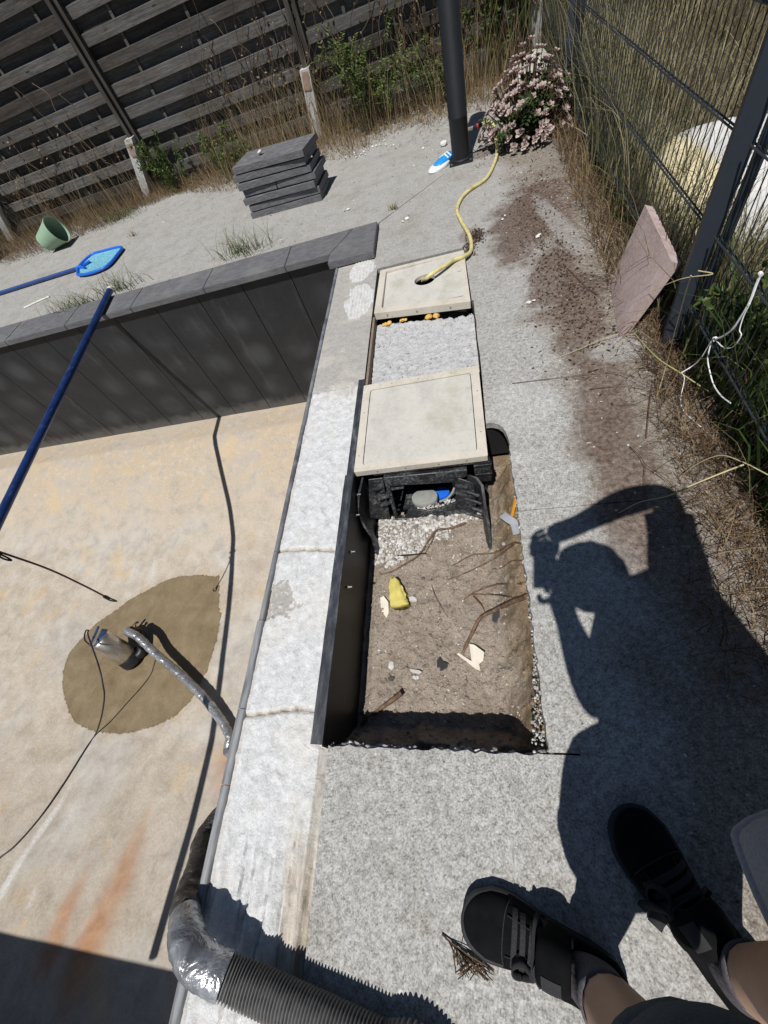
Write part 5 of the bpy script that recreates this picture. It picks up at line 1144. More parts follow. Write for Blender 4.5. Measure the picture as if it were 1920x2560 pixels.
# leafy plants
def leafquad(m,p,u,n_,l,w,rnd):
    u=u.normalized(); s=u.cross(n_).normalized(); n_=s.cross(u)
    m.add([p,p+u*l*.35+s*w*.5+n_*l*.04,p+u*l*.75+s*w*.38-n_*l*.02,p+u*l-n_*l*.10,p+u*l*.75-s*w*.38-n_*l*.02,p+u*l*.35-s*w*.5+n_*l*.04,p+u*l*.5-n_*l*.05],[(0,1,6),(1,2,6),(2,3,6),(3,4,6),(4,5,6),(5,0,6)],rnd)
def rv(up=.0): 
    v=Vector((random.gauss(0,1),random.gauss(0,1),random.gauss(0,1)+up)); return v.normalized()
def leafy(name,base,label,cat,ns,height,spread,leaf,mat,lean=(0,0),pinnate=False,group=None,rlo=0,rhi=1):
    t=thing(name,base,label,cat,group); b=Vector(base); ms=MB(); ml=MB()
    for i in range(ns):
        a=random.uniform(0,2*PI); r=random.random()**.6*spread; H=height*random.uniform(.45,1.05); tip=b+Vector((math.cos(a)*r+lean[0]*H,math.sin(a)*r*.6+lean[1]*H,H)); st=b+Vector((math.cos(a)*r*.3,math.sin(a)*r*.25,0))
        P_=smooth_path([st,st.lerp(tip,.5)+Vector((random.uniform(-.03,.03),random.uniform(-.03,.03),.06)),tip,tip+Vector((math.cos(a)*.06,math.sin(a)*.04,-.02))],5); ms.tube(P_,[.004*(1-.6*k/len(P_)) for k in range(len(P_))],5,False,random.random())
        for k,p in enumerate(P_[3:]):
            d=(P_[min(k+4,len(P_)-1)]-P_[k+2]); 
            if d.length<1e-5: continue
            d.normalize()
            if pinnate and k%2==0:
                ax=(d.orthogonal()*random.choice((-1,1))+d*.6+rv()*.5).normalized(); L=leaf*random.uniform(3,5); 
                for q in range(6):
                    pp_=p+ax*L*(q+1)/6; ms_=ax.cross(Vector((0,0,1))); 
                    for sgn in (-1,1): leafquad(ml,pp_,(ms_*sgn+ax*.5),Vector((0,0,1))+rv()*.5,leaf*1.0,leaf*.42,random.uniform(rlo,rhi))
            else:
                for q in range(random.randint(2,4)): leafquad(ml,p+rv()*.012,(rv(.2)+d*.3),rv(1.5),leaf*random.uniform(.6,1.2),leaf*random.uniform(.35,.6),random.uniform(rlo,rhi))
    ms.build('stem',M_brown if mat is not M_grn else M_grn,t); ml.build('leaf',mat,t); return t
q=at(965,275,0); leafy('green_bush',(q.x-.02,6.38,0),'green leafy bush with feathery leaves right of the post behind the slab stack','bush',17,.75,.62,.042,M_grn,pinnate=True,rlo=.15,rhi=1)
leafy('green_bush',(q.x+.62,6.34,0),'smaller dark green bush just left of the black shower post','bush',9,.5,.36,.04,M_grn,pinnate=True,rlo=.1,rhi=.9)
q=at(620,375,0); leafy('yellow_green_weed',(q.x+.05,6.28,0),'yellowish green weed clump behind the left end of the slab stack','weed',18,.48,.42,.038,M_grn,rlo=.35,rhi=1)
q=at(555,395,0); leafy('yellow_green_weed',(q.x-.35,6.45,0),'loose green weed against the planks left of the slab stack','weed',14,.62,.35,.04,M_grn,rlo=.3,rhi=.9)
q=at(385,440,0); leafy('ivy_clump',(-3.80,6.60,0),'dark green ivy clump climbing from the foot of the leaning white stub','ivy',13,.50,.20,.036,M_grn,rlo=0,rhi=.5)
leafy('vine',(.52,6.52,0),'green vine climbing the fence corner right of the black shower post','vine',20,1.25,.34,.05,M_grn,rlo=.1,rhi=1)
leafy('vine',(.85,6.45,.35),'dense leafy vine on the mesh fence above the pale stone','vine',16,1.1,.26,.045,M_grn,rlo=0,rhi=.7)
# grass tufts behind and on the coping
def tuft(px,py,n_,h,spread,label,z=0.0,lean=.9,mat=None,w=.006,group=None):
    b=at(px,py,z); pts=[(b.x+random.gauss(0,spread),b.y+random.gauss(0,spread*.3),z) for _ in range(n_)]
    o=blades('grass_tuft',pts,U(.4,1,n_)*h,U(.6,1.2,n_)*w,lean_(n_,lean),U(.3,1,n_),mat or M_grn,None,droop=U(0,.5,n_)); return tag(o,label,'grass tuft',group)
tuft(610,632,120,.30,.17,'wispy green grass tuft behind the bare coping, in front of the slab stack',0,1.2)
tuft(205,770,150,.26,.18,'green grass tuft spilling over the coping left of the blue bar',0,1.2)
tuft(300,726,90,.30,.12,'green grass tuft behind the white cap of the blue bar',0,1.2)
tuft(985,524,40,.10,.02,'tiny dry weed tuft growing in the concrete joint',0,.8,M_dry,.004)
tuft(300,548,140,.20,.22,'green grass patch on the concrete edge below the leaning white stub',0,1.0)
tuft(335,590,30,.10,.05,'small dry tuft above the leaf net',0,1,M_dry)
# pinkish succulent and stones
M_succ = veg('succulent_leaf',[(.0,(.13,.16,.10)),(.35,(.34,.26,.24)),(.7,(.52,.40,.37)),(1,(.62,.52,.48))],.55,.1)
sb=at(1318,345,0); su=thing('succulent',sb,'pinkish grey succulent bush between the black shower post and the mesh fence','succulent'); ml=MB(); ms=MB()
for i in range(240):
    a=random.uniform(0,2*PI); r=random.random()**.55; c_=sb+Vector((r*.42*math.cos(a)+.02,r*.36*math.sin(a)+.04,.05+.50*(1-r*r)*random.uniform(.5,1.05))); up=(c_-(sb+Vector((0,0,-.1)))).normalized(); ms.tube([sb+Vector((r*.1*math.cos(a),r*.1*math.sin(a),0)),c_],.004,5,False,.4); u=up.orthogonal().normalized(); v=up.cross(u)
    for k in range(9):
        b_=k*2.4; el=.55+.085*k; d=(u*math.cos(b_)+v*math.sin(b_))*math.cos(el)+up*math.sin(el); leafquad(ml,c_,d,up,.046*(1-.05*k),.030*(1-.05*k),random.uniform(.4,1))
ms.build('stem',M_brown,su); ml.build('leaf',M_succ,su)
leafy('dark_herb',sb+Vector((.10,-.10,0)),'dark green sprigs growing through the pinkish succulent','herb',7,.42,.30,.045,M_grn,pinnate=True,rlo=0,rhi=.3)
p=at(1335,215,.25); p=aty(1332,195,6.0); m=MB(); m.rock((p.x,p.y,max(.1,p.z-.08)),.19,sub=3); tag(autosmooth(m.build('pale_stone',simple('pale_stone',(.50,.50,.43),.85,0,.2,8,.5)),60),'large pale stone standing behind the pinkish succulent','stone')
# meadow beyond the mesh fence
pts=[];rn=[];hh=[]
while len(pts)<30000:
    x=1.02+6*random.random()**1.5; y=random.uniform(-.6,11)
    if ((x-1.63)/.54)**2+((y-3.0)/.54)**2<1: continue
    pts.append((x,y,-.03)); big=mnoise.noise((x*.8,y*.8,2))+.6*mnoise.noise((x*2.6,y*2.6,7)); nearf=max(0,1-(x-1.0)/.45); rn.append(min(1,max(0,.54+.42*big+random.gauss(0,.15)-.30*nearf-.35*max(0,min(1,(y-6)/2))))); hh.append(random.uniform(.09,.30)*(1+.9*big)*(1+.7*nearf*(y>1.2)))  # blade colours darkened close to the fence, shade put into the tone
n_=len(pts); blades('meadow_grass',pts,np.maximum(.04,hh),U(.005,.012,n_),lean_(n_,.9),rn,M_mead,droop=U(0,.55,n_))
# weeds growing through the mesh fence
def fpts(n_,y0,y1,x0,x1): return [(fl(y).x+random.uniform(x0,x1),y,-.02) for y in [random.uniform(y0,y1) for _ in range(n_)]]
pts=fpts(850,1.9,6.6,-.04,.40); n_=len(pts); yv=np.array([p[1] for p in pts]); blades('fence_stems',pts,U(.35,1.25,n_)*np.where(yv<2.8,.7,1),U(.004,.009,n_),lean_(n_,.50),np.clip(U(.0,1.0,n_)*1.1,0,1),M_mead,droop=U(0,.42,n_))
pts=fpts(1900,.2,6.2,-.02,.5); n_=len(pts); blades('fence_weeds',pts,U(.12,.70,n_),U(.003,.008,n_),lean_(n_,.6),U(.1,1.0,n_),M_mead2,droop=U(0,.5,n_))
pts=fpts(4600,.0,5.6,-.13,.25); n_=len(pts); blades('dead_undergrowth',pts,U(.03,.17,n_),U(.0025,.006,n_),lean_(n_,1.6),U(.0,.55,n_)**1.2,M_dry,droop=U(0,.9,n_))
def ndirt(n_): 
    o=[]
    for _ in range(n_):
        y=random.uniform(.2,2.0); o.append((fl(y).x-.02-random.random()**2*(.10+.20*max(0,(1.6-y)/1.4)),y,.002))
    return o
pts=ndirt(1500); n_=len(pts); blades('dead_undergrowth_edge',pts,U(.03,.16,n_),U(.002,.005,n_),lean_(n_,2.2),U(.0,.7,n_)**1.2,M_dry,droop=U(.2,.95,n_))
pts=fpts(1500,2.2,5.6,-.16,.03); n_=len(pts); blades('brown_fence_grass',pts,U(.08,.34,n_),U(.003,.006,n_),lean_(n_,.9),U(.0,.8,n_),M_dry,droop=U(0,.6,n_))
pts=fpts(260,.7,1.7,.02,.35); n_=len(pts); blades('broad_weeds',pts,U(.25,.8,n_),U(.012,.024,n_),lean_(n_,.5),U(0,.55,n_),M_grn,droop=U(0,.5,n_))
for k,(y,x,h,lab) in enumerate(((1.55,.97,.50,'tall green weed in front of the near mesh fence post'),(1.35,1.02,.60,'leafy green weed behind the mesh fence right of the near post'),(1.05,1.06,.50,'dark leafy weed behind the string on the mesh fence'))):
    leafy('leafy_weed',(fl(y).x+x-.86,y,0),lab,'weed',5,h,.14,.038,M_grn,rlo=.1,rhi=.9)
# long bent straw stems leaning out over the concrete
M_straw = simple('straw',(.46,.39,.22),.7,0,.3,30,.1); M_strawd = simple('brown_stem',(.10,.06,.04),.8,0,.3,30,.1)
def stem(pts,r,mat,label):
    m=MB(); P_=smooth_path(pts,7); m.tube(P_,[r*(1-.5*i/len(P_)) for i in range(len(P_))],6); return tag(m.build('straw_stem',mat),label,'grass stem')
c4=lambda x,y,z: at(1280+x*.3858,400+y*.3858,z)
stem([c4(1500,1975,.16),c4(1380,2020,.15),c4(1160,2110,.11),c4(1000,2180,.06),at(1600,1255,.02),at(1548,1282,.008)],.0032,M_straw,'long pale straw stem crossing the head of the shadow')
stem([c4(1659,2040,.20),c4(1500,1960,.20),c4(1350,1915,.17),c4(1200,1970,.10),c4(1080,2060,.02)],.002,M_straw,'arched straw stem just above the long pale one')
stem([c4(1280,1505,.05),c4(1100,1385,.09),c4(940,1280,.10),c4(790,1120,.08)],.0028,simple('green_straw',(.36,.36,.14),.7),'straight greenish stem below the pink paver')
stem([c4(690,1125,.03),c4(560,1170,.02),c4(400,1240,.012),c4(270,1290,.006)],.0018,M_straw,'thin straw stem lying left of the pink paver foot')
stem([c4(0,1447,.006),c4(350,1405,.01),c4(670,1375,.02),c4(900,1475,.03),c4(1200,1540,.05)],.0015,M_strawd,'long thin dark stem lying across the concrete')
stem([c4(500,1485,.006),c4(750,1458,.02),c4(960,1500,.03),c4(1200,1560,.05)],.0017,M_strawd,'shorter dark stem just below the long thin one')
stem([c4(868,1800,.006),c4(895,1560,.02),c4(920,1420,.03)],.003,M_strawd,'thick dark stem standing crosswise below the paver')
stem([c4(765,1855,.01),c4(830,1920,.02),c4(870,1975,.03),c4(960,2040,.02),c4(1080,2140,.006)],.0018,M_strawd,'forked brown stem at the top of the shadow')
stem([c4(870,1975,.03),c4(858,2060,.02),c4(852,2170,.008)],.0016,M_strawd,'thin brown stem hanging into the shadow')
stem([c4(1160,750,.62),c4(1120,880,.52),c4(1050,1130,.3),c4(1000,1330,.12),c4(930,1560,.01)],.0022,M_straw,'long straw stem slanting down in front of the near mesh post')
stem([c4(330,670,.004),c4(450,790,.01),c4(560,880,.012),c4(660,950,.015)],.0016,M_strawd,'thin brown stem touching the left edge of the paver')
stem([at(1540,860,.35)+Vector((.3,.2,.1)),c4(1300,740,.45),c4(1100,770,.42),c4(900,850,.34)],.0022,M_straw,'arched pale stem over the right corner of the pink paver')
c2=lambda x,y,z: at(1100+x*.4943,y*.4943,z)
stem([c2(640,620,.10),c2(760,700,.16),c2(850,850,.12),c2(900,980,.03)],.003,M_straw,'bowed straw stem at the foot of the far mesh post')
# dead twig beside the shoe
m=MB(); tw=[at(1105,2335,.004),at(1130,2360,.01),at(1160,2385,.012),at(1195,2400,.016),at(1225,2420,.014)]; m.tube(smooth_path(tw,5),.0022,6,True,.3)
for k in range(34):
    b_=smooth_path(tw,5)[random.randint(3,19)]; e_=at(1175+random.uniform(-40,60),2430+random.uniform(-18,28),.006+random.random()*.02); m.tube([b_,b_.lerp(e_,.5)+Vector((0,0,.008)),e_],.0012,4,True,random.random()*.9)
m.tube(smooth_path([at(1160,2330,.03),at(1153,2365,.012),at(1150,2390,.01)],4),.0012,4,True,.2)
tag(m.build('dead_twig',M_brown),'dry brown twig with seed husks lying at the toe of the left shoe','twig')
# leaf litter and chips on the concrete
def litter(name,n_,cent,mat,smin,smax,rr,wr=(.15,.5)):
    m=MB()
    for _ in range(n_):
        px,py,sx,sy=random.choice(cent); b_=at(px,py,0); x=b_.x+random.gauss(0,sx); y=b_.y+random.gauss(0,sy); s=random.uniform(smin,smax); a=random.uniform(0,6.28); u=Vector((math.cos(a),math.sin(a),random.uniform(-.2,.3))); v=Vector((-math.sin(a),math.cos(a),random.uniform(-.2,.3))); p=Vector((x,y,.003+random.random()*.006)); w=random.uniform(*wr)
        m.add([p-u*s,p+v*s*w,p+u*s,p-v*s*w],[(0,1,2,3)],random.uniform(*rr))
    return tag(m.build(name,mat),kind='stuff')
litter('leaf_litter',2600,[(1330,540,.10,.35),(1390,640,.10,.22),(1420,730,.10,.2),(1230,370,.13,.10),(1190,590,.03,.05),(1175,620,.02,.05),(1480,820,.14,.2),(1400,430,.2,.2)],veg('leaf_litter_mat',[(0,(.03,.016,.012)),(.6,(.085,.05,.035)),(1,(.20,.13,.09))],.8,.05),.003,.013,(0,.8))
litter('twig_litter',420,[(1330,540,.15,.4),(1240,400,.16,.12),(1420,720,.13,.25),(1640,960,.08,.12),(1800,1100,.10,.10),(1840,1250,.08,.10)],M_brown,.008,.03,(0,.5),(.03,.10))
litter('fence_debris',900,[(930,350,.5,.25),(560,480,.5,.2),(330,530,.5,.2),(100,630,.6,.2),(1010,320,.4,.3),(1100,330,.2,.3)],M_brown,.008,.035,(.1,.9),(.03,.12))
litter('pale_chips',240,[(1450,600,.05,.25),(1400,500,.05,.2),(1350,700,.25,.4),(1450,1000,.25,.3),(1500,620,.05,.2)],simple('pale_chip',(.56,.55,.51),.9),.003,.009,(0,1))
m=MB()
for _ in range(620):
    x=random.uniform(-6,1.0); y=random.uniform(3.85,6.6); m.rock((x,y,.001),random.choice([.004,.005,.006,.008,.011]),random.random()**1.5,sub=1,flat=.6)
for _ in range(420):
    x=random.uniform(.15,.95); y=random.uniform(-.3,4.5); m.rock((x,y,.0005),random.choice([.0015,.002,.003,.0035,.005]),random.random()**1.2,sub=1,flat=.6)
tag(m.build('deck_pebbles',M_rub),kind='stuff')
m=MB()
for px,py in ((878,385),(888,390),(900,388),(917,382),(923,372),(935,366),(952,360),(965,360),(978,364),(1060,366),(1005,545),(870,520),(795,500),(1330,745),(1338,592),(1262,545)):
    b_=at(px,py,.01); 
    for k in range(2): m.rock((b_.x+random.gauss(0,.02),b_.y+random.gauss(0,.03),.008),random.uniform(.008,.02),sub=1,flat=.6)
tag(m.build('paint_flakes',simple('white_flake',(.68,.66,.62),.9),None),kind='stuff')
p=at(1117,352,.03); m=MB(); m.rock((p.x-.03,p.y,.02),.032,sub=2); tag(m.build('white_stone',simple('white_stone',(.62,.61,.58),.9)),'white stone half hidden behind the black shower post','stone')
# ================================================================== PERSON HOLDING THE PHONE
per = thing('person', (.22,-.42,0), 'person in dark shorts, grey t-shirt and black sneakers holding a phone out over the pit', 'person')
KS = Vector((math.sin(SUN_AZ), math.cos(SUN_AZ), 0))/math.tan(SUN_EL)
def sj(px,py,z):
    "joint at height z whose shadow falls where the photo shows it"
    p = at(px,py,0); return Vector((p.x-KS.x*z, p.y-KS.y*z, z))
M_skin = N('skin',.55,0,.35); sf=M_skin.noise(40,4,.6); sg=M_skin.noise(6,3,.5); M_skin.b.inputs['Subsurface Weight'].default_value=.0
M_skin=M_skin.done(M_skin.ramp(M_skin.math('ADD',M_skin.math('MULTIPLY',sf,.4),M_skin.math('MULTIPLY',sg,.6)),[(.3,(.40,.235,.15)),(.7,(.50,.315,.215))]),M_skin.bump(M_skin.noise(160,3,.6),.12,.001))
anL = Vector((.140,-.400,.12)); knL = Vector((.19,-.41,.56)); hiL = Vector((.25,-.49,1.02))
anR = Vector((.425,-.342,.12)); knR = Vector((.435,-.25,.56)); hiR = Vector((.455,-.50,1.02))
pel = Vector((.38,-.48,1.06)); spi = Vector((.42,-.40,1.20)); che = Vector((.40,-.24,1.32)); nec = Vector((.33,-.14,1.43)); hea = sj(1484,1462,1.53)
shL = Vector((.275,-.28,1.33)); elL = sj(1492,1775,1.15); haL = sj(1398,1492,1.45)
shR = sj(1700,1440,1.40); elR = sj(1662,1232,1.50); haR = sj(1385,1335,1.53)
def skin_mesh(name, nodes, edges, mat, parent, sub=2):
    me = bpy.data.meshes.new(name); me.from_pydata([tuple(n_[0]) for n_ in nodes],edges,[]); me.update()
    o = bpy.data.objects.new(name, me); link(o); sk = o.modifiers.new('skin','SKIN'); sk.use_smooth_shade = True
    for i,n_ in enumerate(nodes):
        v = me.skin_vertices[0].data[i]; r = n_[1]; v.radius = (r,r) if not hasattr(r,'__len__') else r; v.use_root = (i==0)
    ss = o.modifiers.new('sub','SUBSURF'); ss.levels = sub; ss.render_levels = sub
    dg = bpy.context.evaluated_depsgraph_get(); me2 = bpy.data.meshes.new_from_object(o.evaluated_get(dg)); 
    bpy.data.objects.remove(o); me2.name = name; me2.materials.clear(); me2.materials.append(mat)
    me2.polygons.foreach_set('use_smooth',[True]*len(me2.polygons))
    o = bpy.data.objects.new(name, me2); link(o,parent); bring(o,parent); return o
nodes=[]; edges=[]
def nd(p,r,par=None):
    nodes.append((Vector(p),r)); i=len(nodes)-1
    if par is not None: edges.append((par,i))
    return i
i_pel=nd(pel,.155); i_spi=nd(spi,.148,i_pel); i_che=nd(che,.135,i_spi); i_ct=nd(che.lerp(nec,.7),.095,i_che); i_nec=nd(nec.lerp(hea,.25),.068,i_ct)
face_dir=(Vector((0.05,.30,1.10))-hea).normalized()
i_h0=nd(hea+Vector((0,0,-.044)),.082,i_nec); i_h1=nd(hea+Vector((-.01,.01,.037)),.104,i_h0); i_h2=nd(hea+Vector((-.012,.012,.097)),.07,i_h1)
for (hip,kn,an,toe) in ((hiL,knL,anL,Vector((-.85,.35,0)).normalized()),(hiR,knR,anR,Vector((-.5,.82,0)).normalized())):
    h=nd(hip,.12,i_pel); t1=nd(hip.lerp(kn,.5),.105,h); k=nd(kn,.080,t1); c1=nd(kn.lerp(an,.30)-toe*.012,.084,k); c2=nd(kn.lerp(an,.62)-toe*.006,.070,c1); a=nd(an,.052,c2); nd(an+toe*.02+Vector((0,0,-.06)),.035,a)
def arm(sh,el,ha,curl):
    s=nd(sh,.085,i_ct); u=nd(sh.lerp(el,.5),.064,s); e=nd(el,.064,u); f=nd(el.lerp(ha,.36)+Vector((0,.022,.01)),.060,e); w=nd(el.lerp(ha,.78),.040,f)
    pd=(ha-el).normalized(); p1=nd(el.lerp(ha,.92),.046,w); palm=nd(ha+pd*.03,.040,p1); return palm,pd
pL,dL=arm(shL,elL,haL,0); pR,dR=arm(shR,elR,haR,0)
body=skin_mesh('body',nodes,edges,M_skin,per,2)
# fingers closing round the phone
def fingers(ha,d,side,tgt,nm):
    for k in range(5):
        off=(k-2)*.017
        if k<4:
            r=[.0105,.011,.0105,.0095][k]; L=[.044,.050,.046,.037][k]; b=ha+side*(off*1.25+.008)+d*.025
            pts=[b,b+d*L,b+d*L*1.55+tgt*L*.55,b+d*L*1.6+tgt*L*1.25]
        else:
            r=.012; b=ha-side*.025; pts=[b,b-side*.030+d*.012+tgt*.012,b-side*.040+d*.035+tgt*.028,b-side*.030+d*.060+tgt*.034]
        q=[(pts[0],r*1.1),(pts[1],r),(pts[2],r*.92),(pts[3],r*.75)]
        skin_mesh('finger',q,[(0,1),(1,2),(2,3)],M_skin,body,1)
fingers(haL,dL,dL.cross(CB).normalized(),-CU*.6-CR*.2+CB*.3,'l'); fingers(haR,dR,dR.cross(CB).normalized(),-CU*.6+CB*.3,'r')
# face and hair
fd=face_dir; fu=(Vector((0,0,1))-fd*fd.z).normalized(); fs_=fd.cross(fu)
skin_mesh('nose',[(hea+fd*.098+fu*.025,.010),(hea+fd*.122-fu*.015,.015),(hea+fd*.108-fu*.025,.014)],[(0,1),(1,2)],M_skin,body,1)
for s in (-1,1):
    m=MB(); m.rock(hea+fd*.090+fs_*.039*s+fu*.028,.014,sub=2); m.build('eye',simple('eye_white',(.7,.7,.68),.3),body,True)
    skin_mesh('ear',[(hea+fs_*.098*s+fu*.025,.015),(hea+fs_*.108*s-fu*.015,.015),(hea+fs_*.098*s-fu*.04,.011)],[(0,1),(1,2)],M_skin,body,1)
m=MB(); m.tube([hea+fd*.103-fu*.056+fs_*.03,hea+fd*.113-fu*.054,hea+fd*.103-fu*.056-fs_*.03],[.004,.008,.004],8); m.build('mouth',simple('lips',(.30,.12,.10),.5),body,True)
M_hair=simple('dark_hair',(.035,.022,.014),.6,0,.3,120,.4)
bmx=bmesh.new(); bmesh.ops.create_icosphere(bmx,subdivisions=4,radius=1); hc_=hea-fd*.016+fu*.036
for v in bmx.verts:
    d=v.co.normalized(); k=.123+.010*mnoise.noise(d*5); 
    if d.dot(fd)>.35 and d.dot(fu)<.55: k*=.70
    v.co=hc_+d*k+fu*(.010 if d.dot(fu)>0 else 0)
bmx.verts.index_update(); m=MB(); m.add([v.co.copy() for v in bmx.verts],[[v.index for v in f.verts] for f in bmx.faces]); bmx.free(); m.build('hair',M_hair,per,True)
# phone just behind the lens
ph=thing('phone', CAMP+CB*.010, 'black phone held out over the pit in both hands', 'phone')
pc_=CAMP+CB*.011-CU*.022+CR*.046; Rm=Matrix((CR,CU,CB)).transposed()
m=MB(); m.box(pc_,(.088,.180,.009),Rm,.003); m.build('phone_body',M_blackclean,ph)
m=MB(); m.box(pc_+CB*.0051,(.082,.172,.0008),Rm); m.build('phone_screen',simple('screen_glass',(.01,.01,.012),.1),ph)
# clothes
M_shorts=N('dark_shorts',.9,0,.2); f=M_shorts.noise(260,2,.5); g=M_shorts.noise(9,3,.5); M_shorts=M_shorts.done(M_shorts.ramp(f,[(.3,(.030,.040,.055)),(.7,(.052,.066,.085))]),M_shorts.bump(g,.5,.02,M_shorts.bump(f,.2,.001)))
M_shirt=N('grey_shirt',.92,0,.2); f=M_shirt.noise(300,2,.5); g=M_shirt.noise(8,3,.5); M_shirt=M_shirt.done(M_shirt.ramp(f,[(.3,(.15,.17,.215)),(.7,(.20,.225,.275))]),M_shirt.bump(g,.3,.02,M_shirt.bump(f,.2,.001)))
def ring3(c,rx,ry,n_=40,rot=0,wob=.0,ph_=0,tilt=Vector((0,0,0))):
    c=Vector(c); o=[]
    for k in range(n_):
        a=2*PI*k/n_; w=1+wob*math.sin(a*5+ph_)+wob*.6*math.sin(a*9+1.3+ph_*2); x=rx*math.cos(a)*w; y=ry*math.sin(a)*w; p=Vector((x*math.cos(rot)-y*math.sin(rot),x*math.sin(rot)+y*math.cos(rot),0)); p.z=tilt.x*p.x+tilt.y*p.y; o.append(c+p)
    return o
for (hip,kn) in ((hiL,knL),(hiR,knR)):
    hem=kn+Vector((0,0,-.01)) if kn is knL else kn.lerp(hip,.42); m=MB(); mid=lambda t: hem.lerp(hip,t)+Vector((-.01,.07,0))*math.sin(PI*min(1,t*1.1))
    m.rings([ring3(hem+Vector((0,0,.014)),.124,.128,wob=.02),ring3(hem,.132,.136,wob=.025),ring3(hem+Vector((0,0,.007)),.136,.140,wob=.025),ring3(hem+Vector((0,0,.036)),.1355,.1395,wob=.025),ring3(hem+Vector((0,0,.041)),.133,.137,wob=.025)]+[ring3(mid(t),rx,ry,wob=.03*(1-t),ph_=t*5) for t,rx,ry in ((.2,.134,.139),(.35,.137,.143),(.5,.141,.148),(.7,.147,.155),(.88,.150,.160),(1.0,.145,.155))],False,True)
    m.build('shorts_leg',M_shorts,per,True)
m=MB(); m.rings([ring3((.36,-.47,.96),.22,.17),ring3((.36,-.47,1.04),.235,.185),ring3((.37,-.45,1.12),.235,.18),ring3((.39,-.42,1.19),.215,.165)]); m.build('shorts_seat',M_shorts,per,True)
tip=Vector((.208,-.045,.90)); hd_=Vector((-.87,.50,0)).normalized(); hs_=Vector((hd_.y,-hd_.x,0)); hem_c=tip-hd_*.27
def hring(c,a,b,ex,dz=0,tl=0.0):
    o=[]
    for k in range(56):
        t=2*PI*k/56; u=math.copysign(abs(math.cos(t))**ex,math.cos(t))*a; v=math.copysign(abs(math.sin(t))**ex,math.sin(t))*b; w=1+.01*math.sin(7*t)
        o.append(Vector(c)+hd_*(u*w)+hs_*(v*w)+Vector((0,0,dz+tl*u+(.095 if tl==-.35 else 0))))
    return o
m=MB(); rr=[hring(hem_c,a_,b_,1.45,dz,-.35) for a_,b_,dz in ((.262,.188,.004),(.268,.194,0),(.2700,.196,.004),(.2695,.1955,.014),(.2672,.1932,.016),(.2672,.1932,.018),(.2690,.195,.020))]+[hring(hem_c,.268,.195,1.4,.06,-.35)]
top_c=Vector((.375,-.19,1.43))
for t,a_,b_,tl in ((.42,.245,.205,-.3),(.6,.225,.210,-.25),(.76,.205,.215,-.22),(.88,.165,.19,-.2),(.96,.115,.13,-.2),(1.0,.088,.09,-.2)): rr.append(hring(hem_c.lerp(top_c,t),a_,b_,1.0,0,tl))
m.rings(rr,False,True); shirt=m.build('shirt',M_shirt,per,True)
for sh_,el_ in ((shL,elL),(shR,elR)):
    d=(el_-sh_).normalized(); m=MB(); m.tube(smooth_path([sh_-d*.09,sh_,sh_.lerp(el_,.35),sh_.lerp(el_,.72)],6),[.080+.014*math.sin(PI*min(1,i/14)) for i in range(19)],24); m.build('shirt_sleeve',M_shirt,per,True)
# ---- shoes and socks
M_canvas=N('black_canvas',.95,0,.06); f=M_canvas.noise(420,2,.5); g=M_canvas.noise(14,4,.6); M_canvas=M_canvas.done(M_canvas.ramp(g,[(.3,(.0045,.0047,.005)),(.7,(.0095,.0098,.0105))]),M_canvas.bump(f,.25,.0008,M_canvas.bump(g,.12,.005)))
M_sole=simple('black_sole',(.014,.014,.016),.6,0,.3,60,.1,obj=False)
M_lace=N('black_lace',.9,0,.1); wv=M_lace.noise(500,2,.5); M_lace=M_lace.done(M_lace.ramp(wv,[(.3,(.016,.016,.017)),(.7,(.050,.050,.053))]),M_lace.bump(wv,.5,.0008))
M_sock=N('grey_sock',.95,0,.15); f=M_sock.noise(300,2,.5); g=M_sock.noise(30,3,.6,M_sock.map(M_sock.pos,scale=(1,1,.3))); M_sock=M_sock.done(M_sock.ramp(f,[(.3,(.065,.058,.064)),(.7,(.12,.11,.12))]),M_sock.bump(g,.8,.008))
M_patch=simple('grey_patch',(.022,.022,.024),.85,0,.2,200,.2)
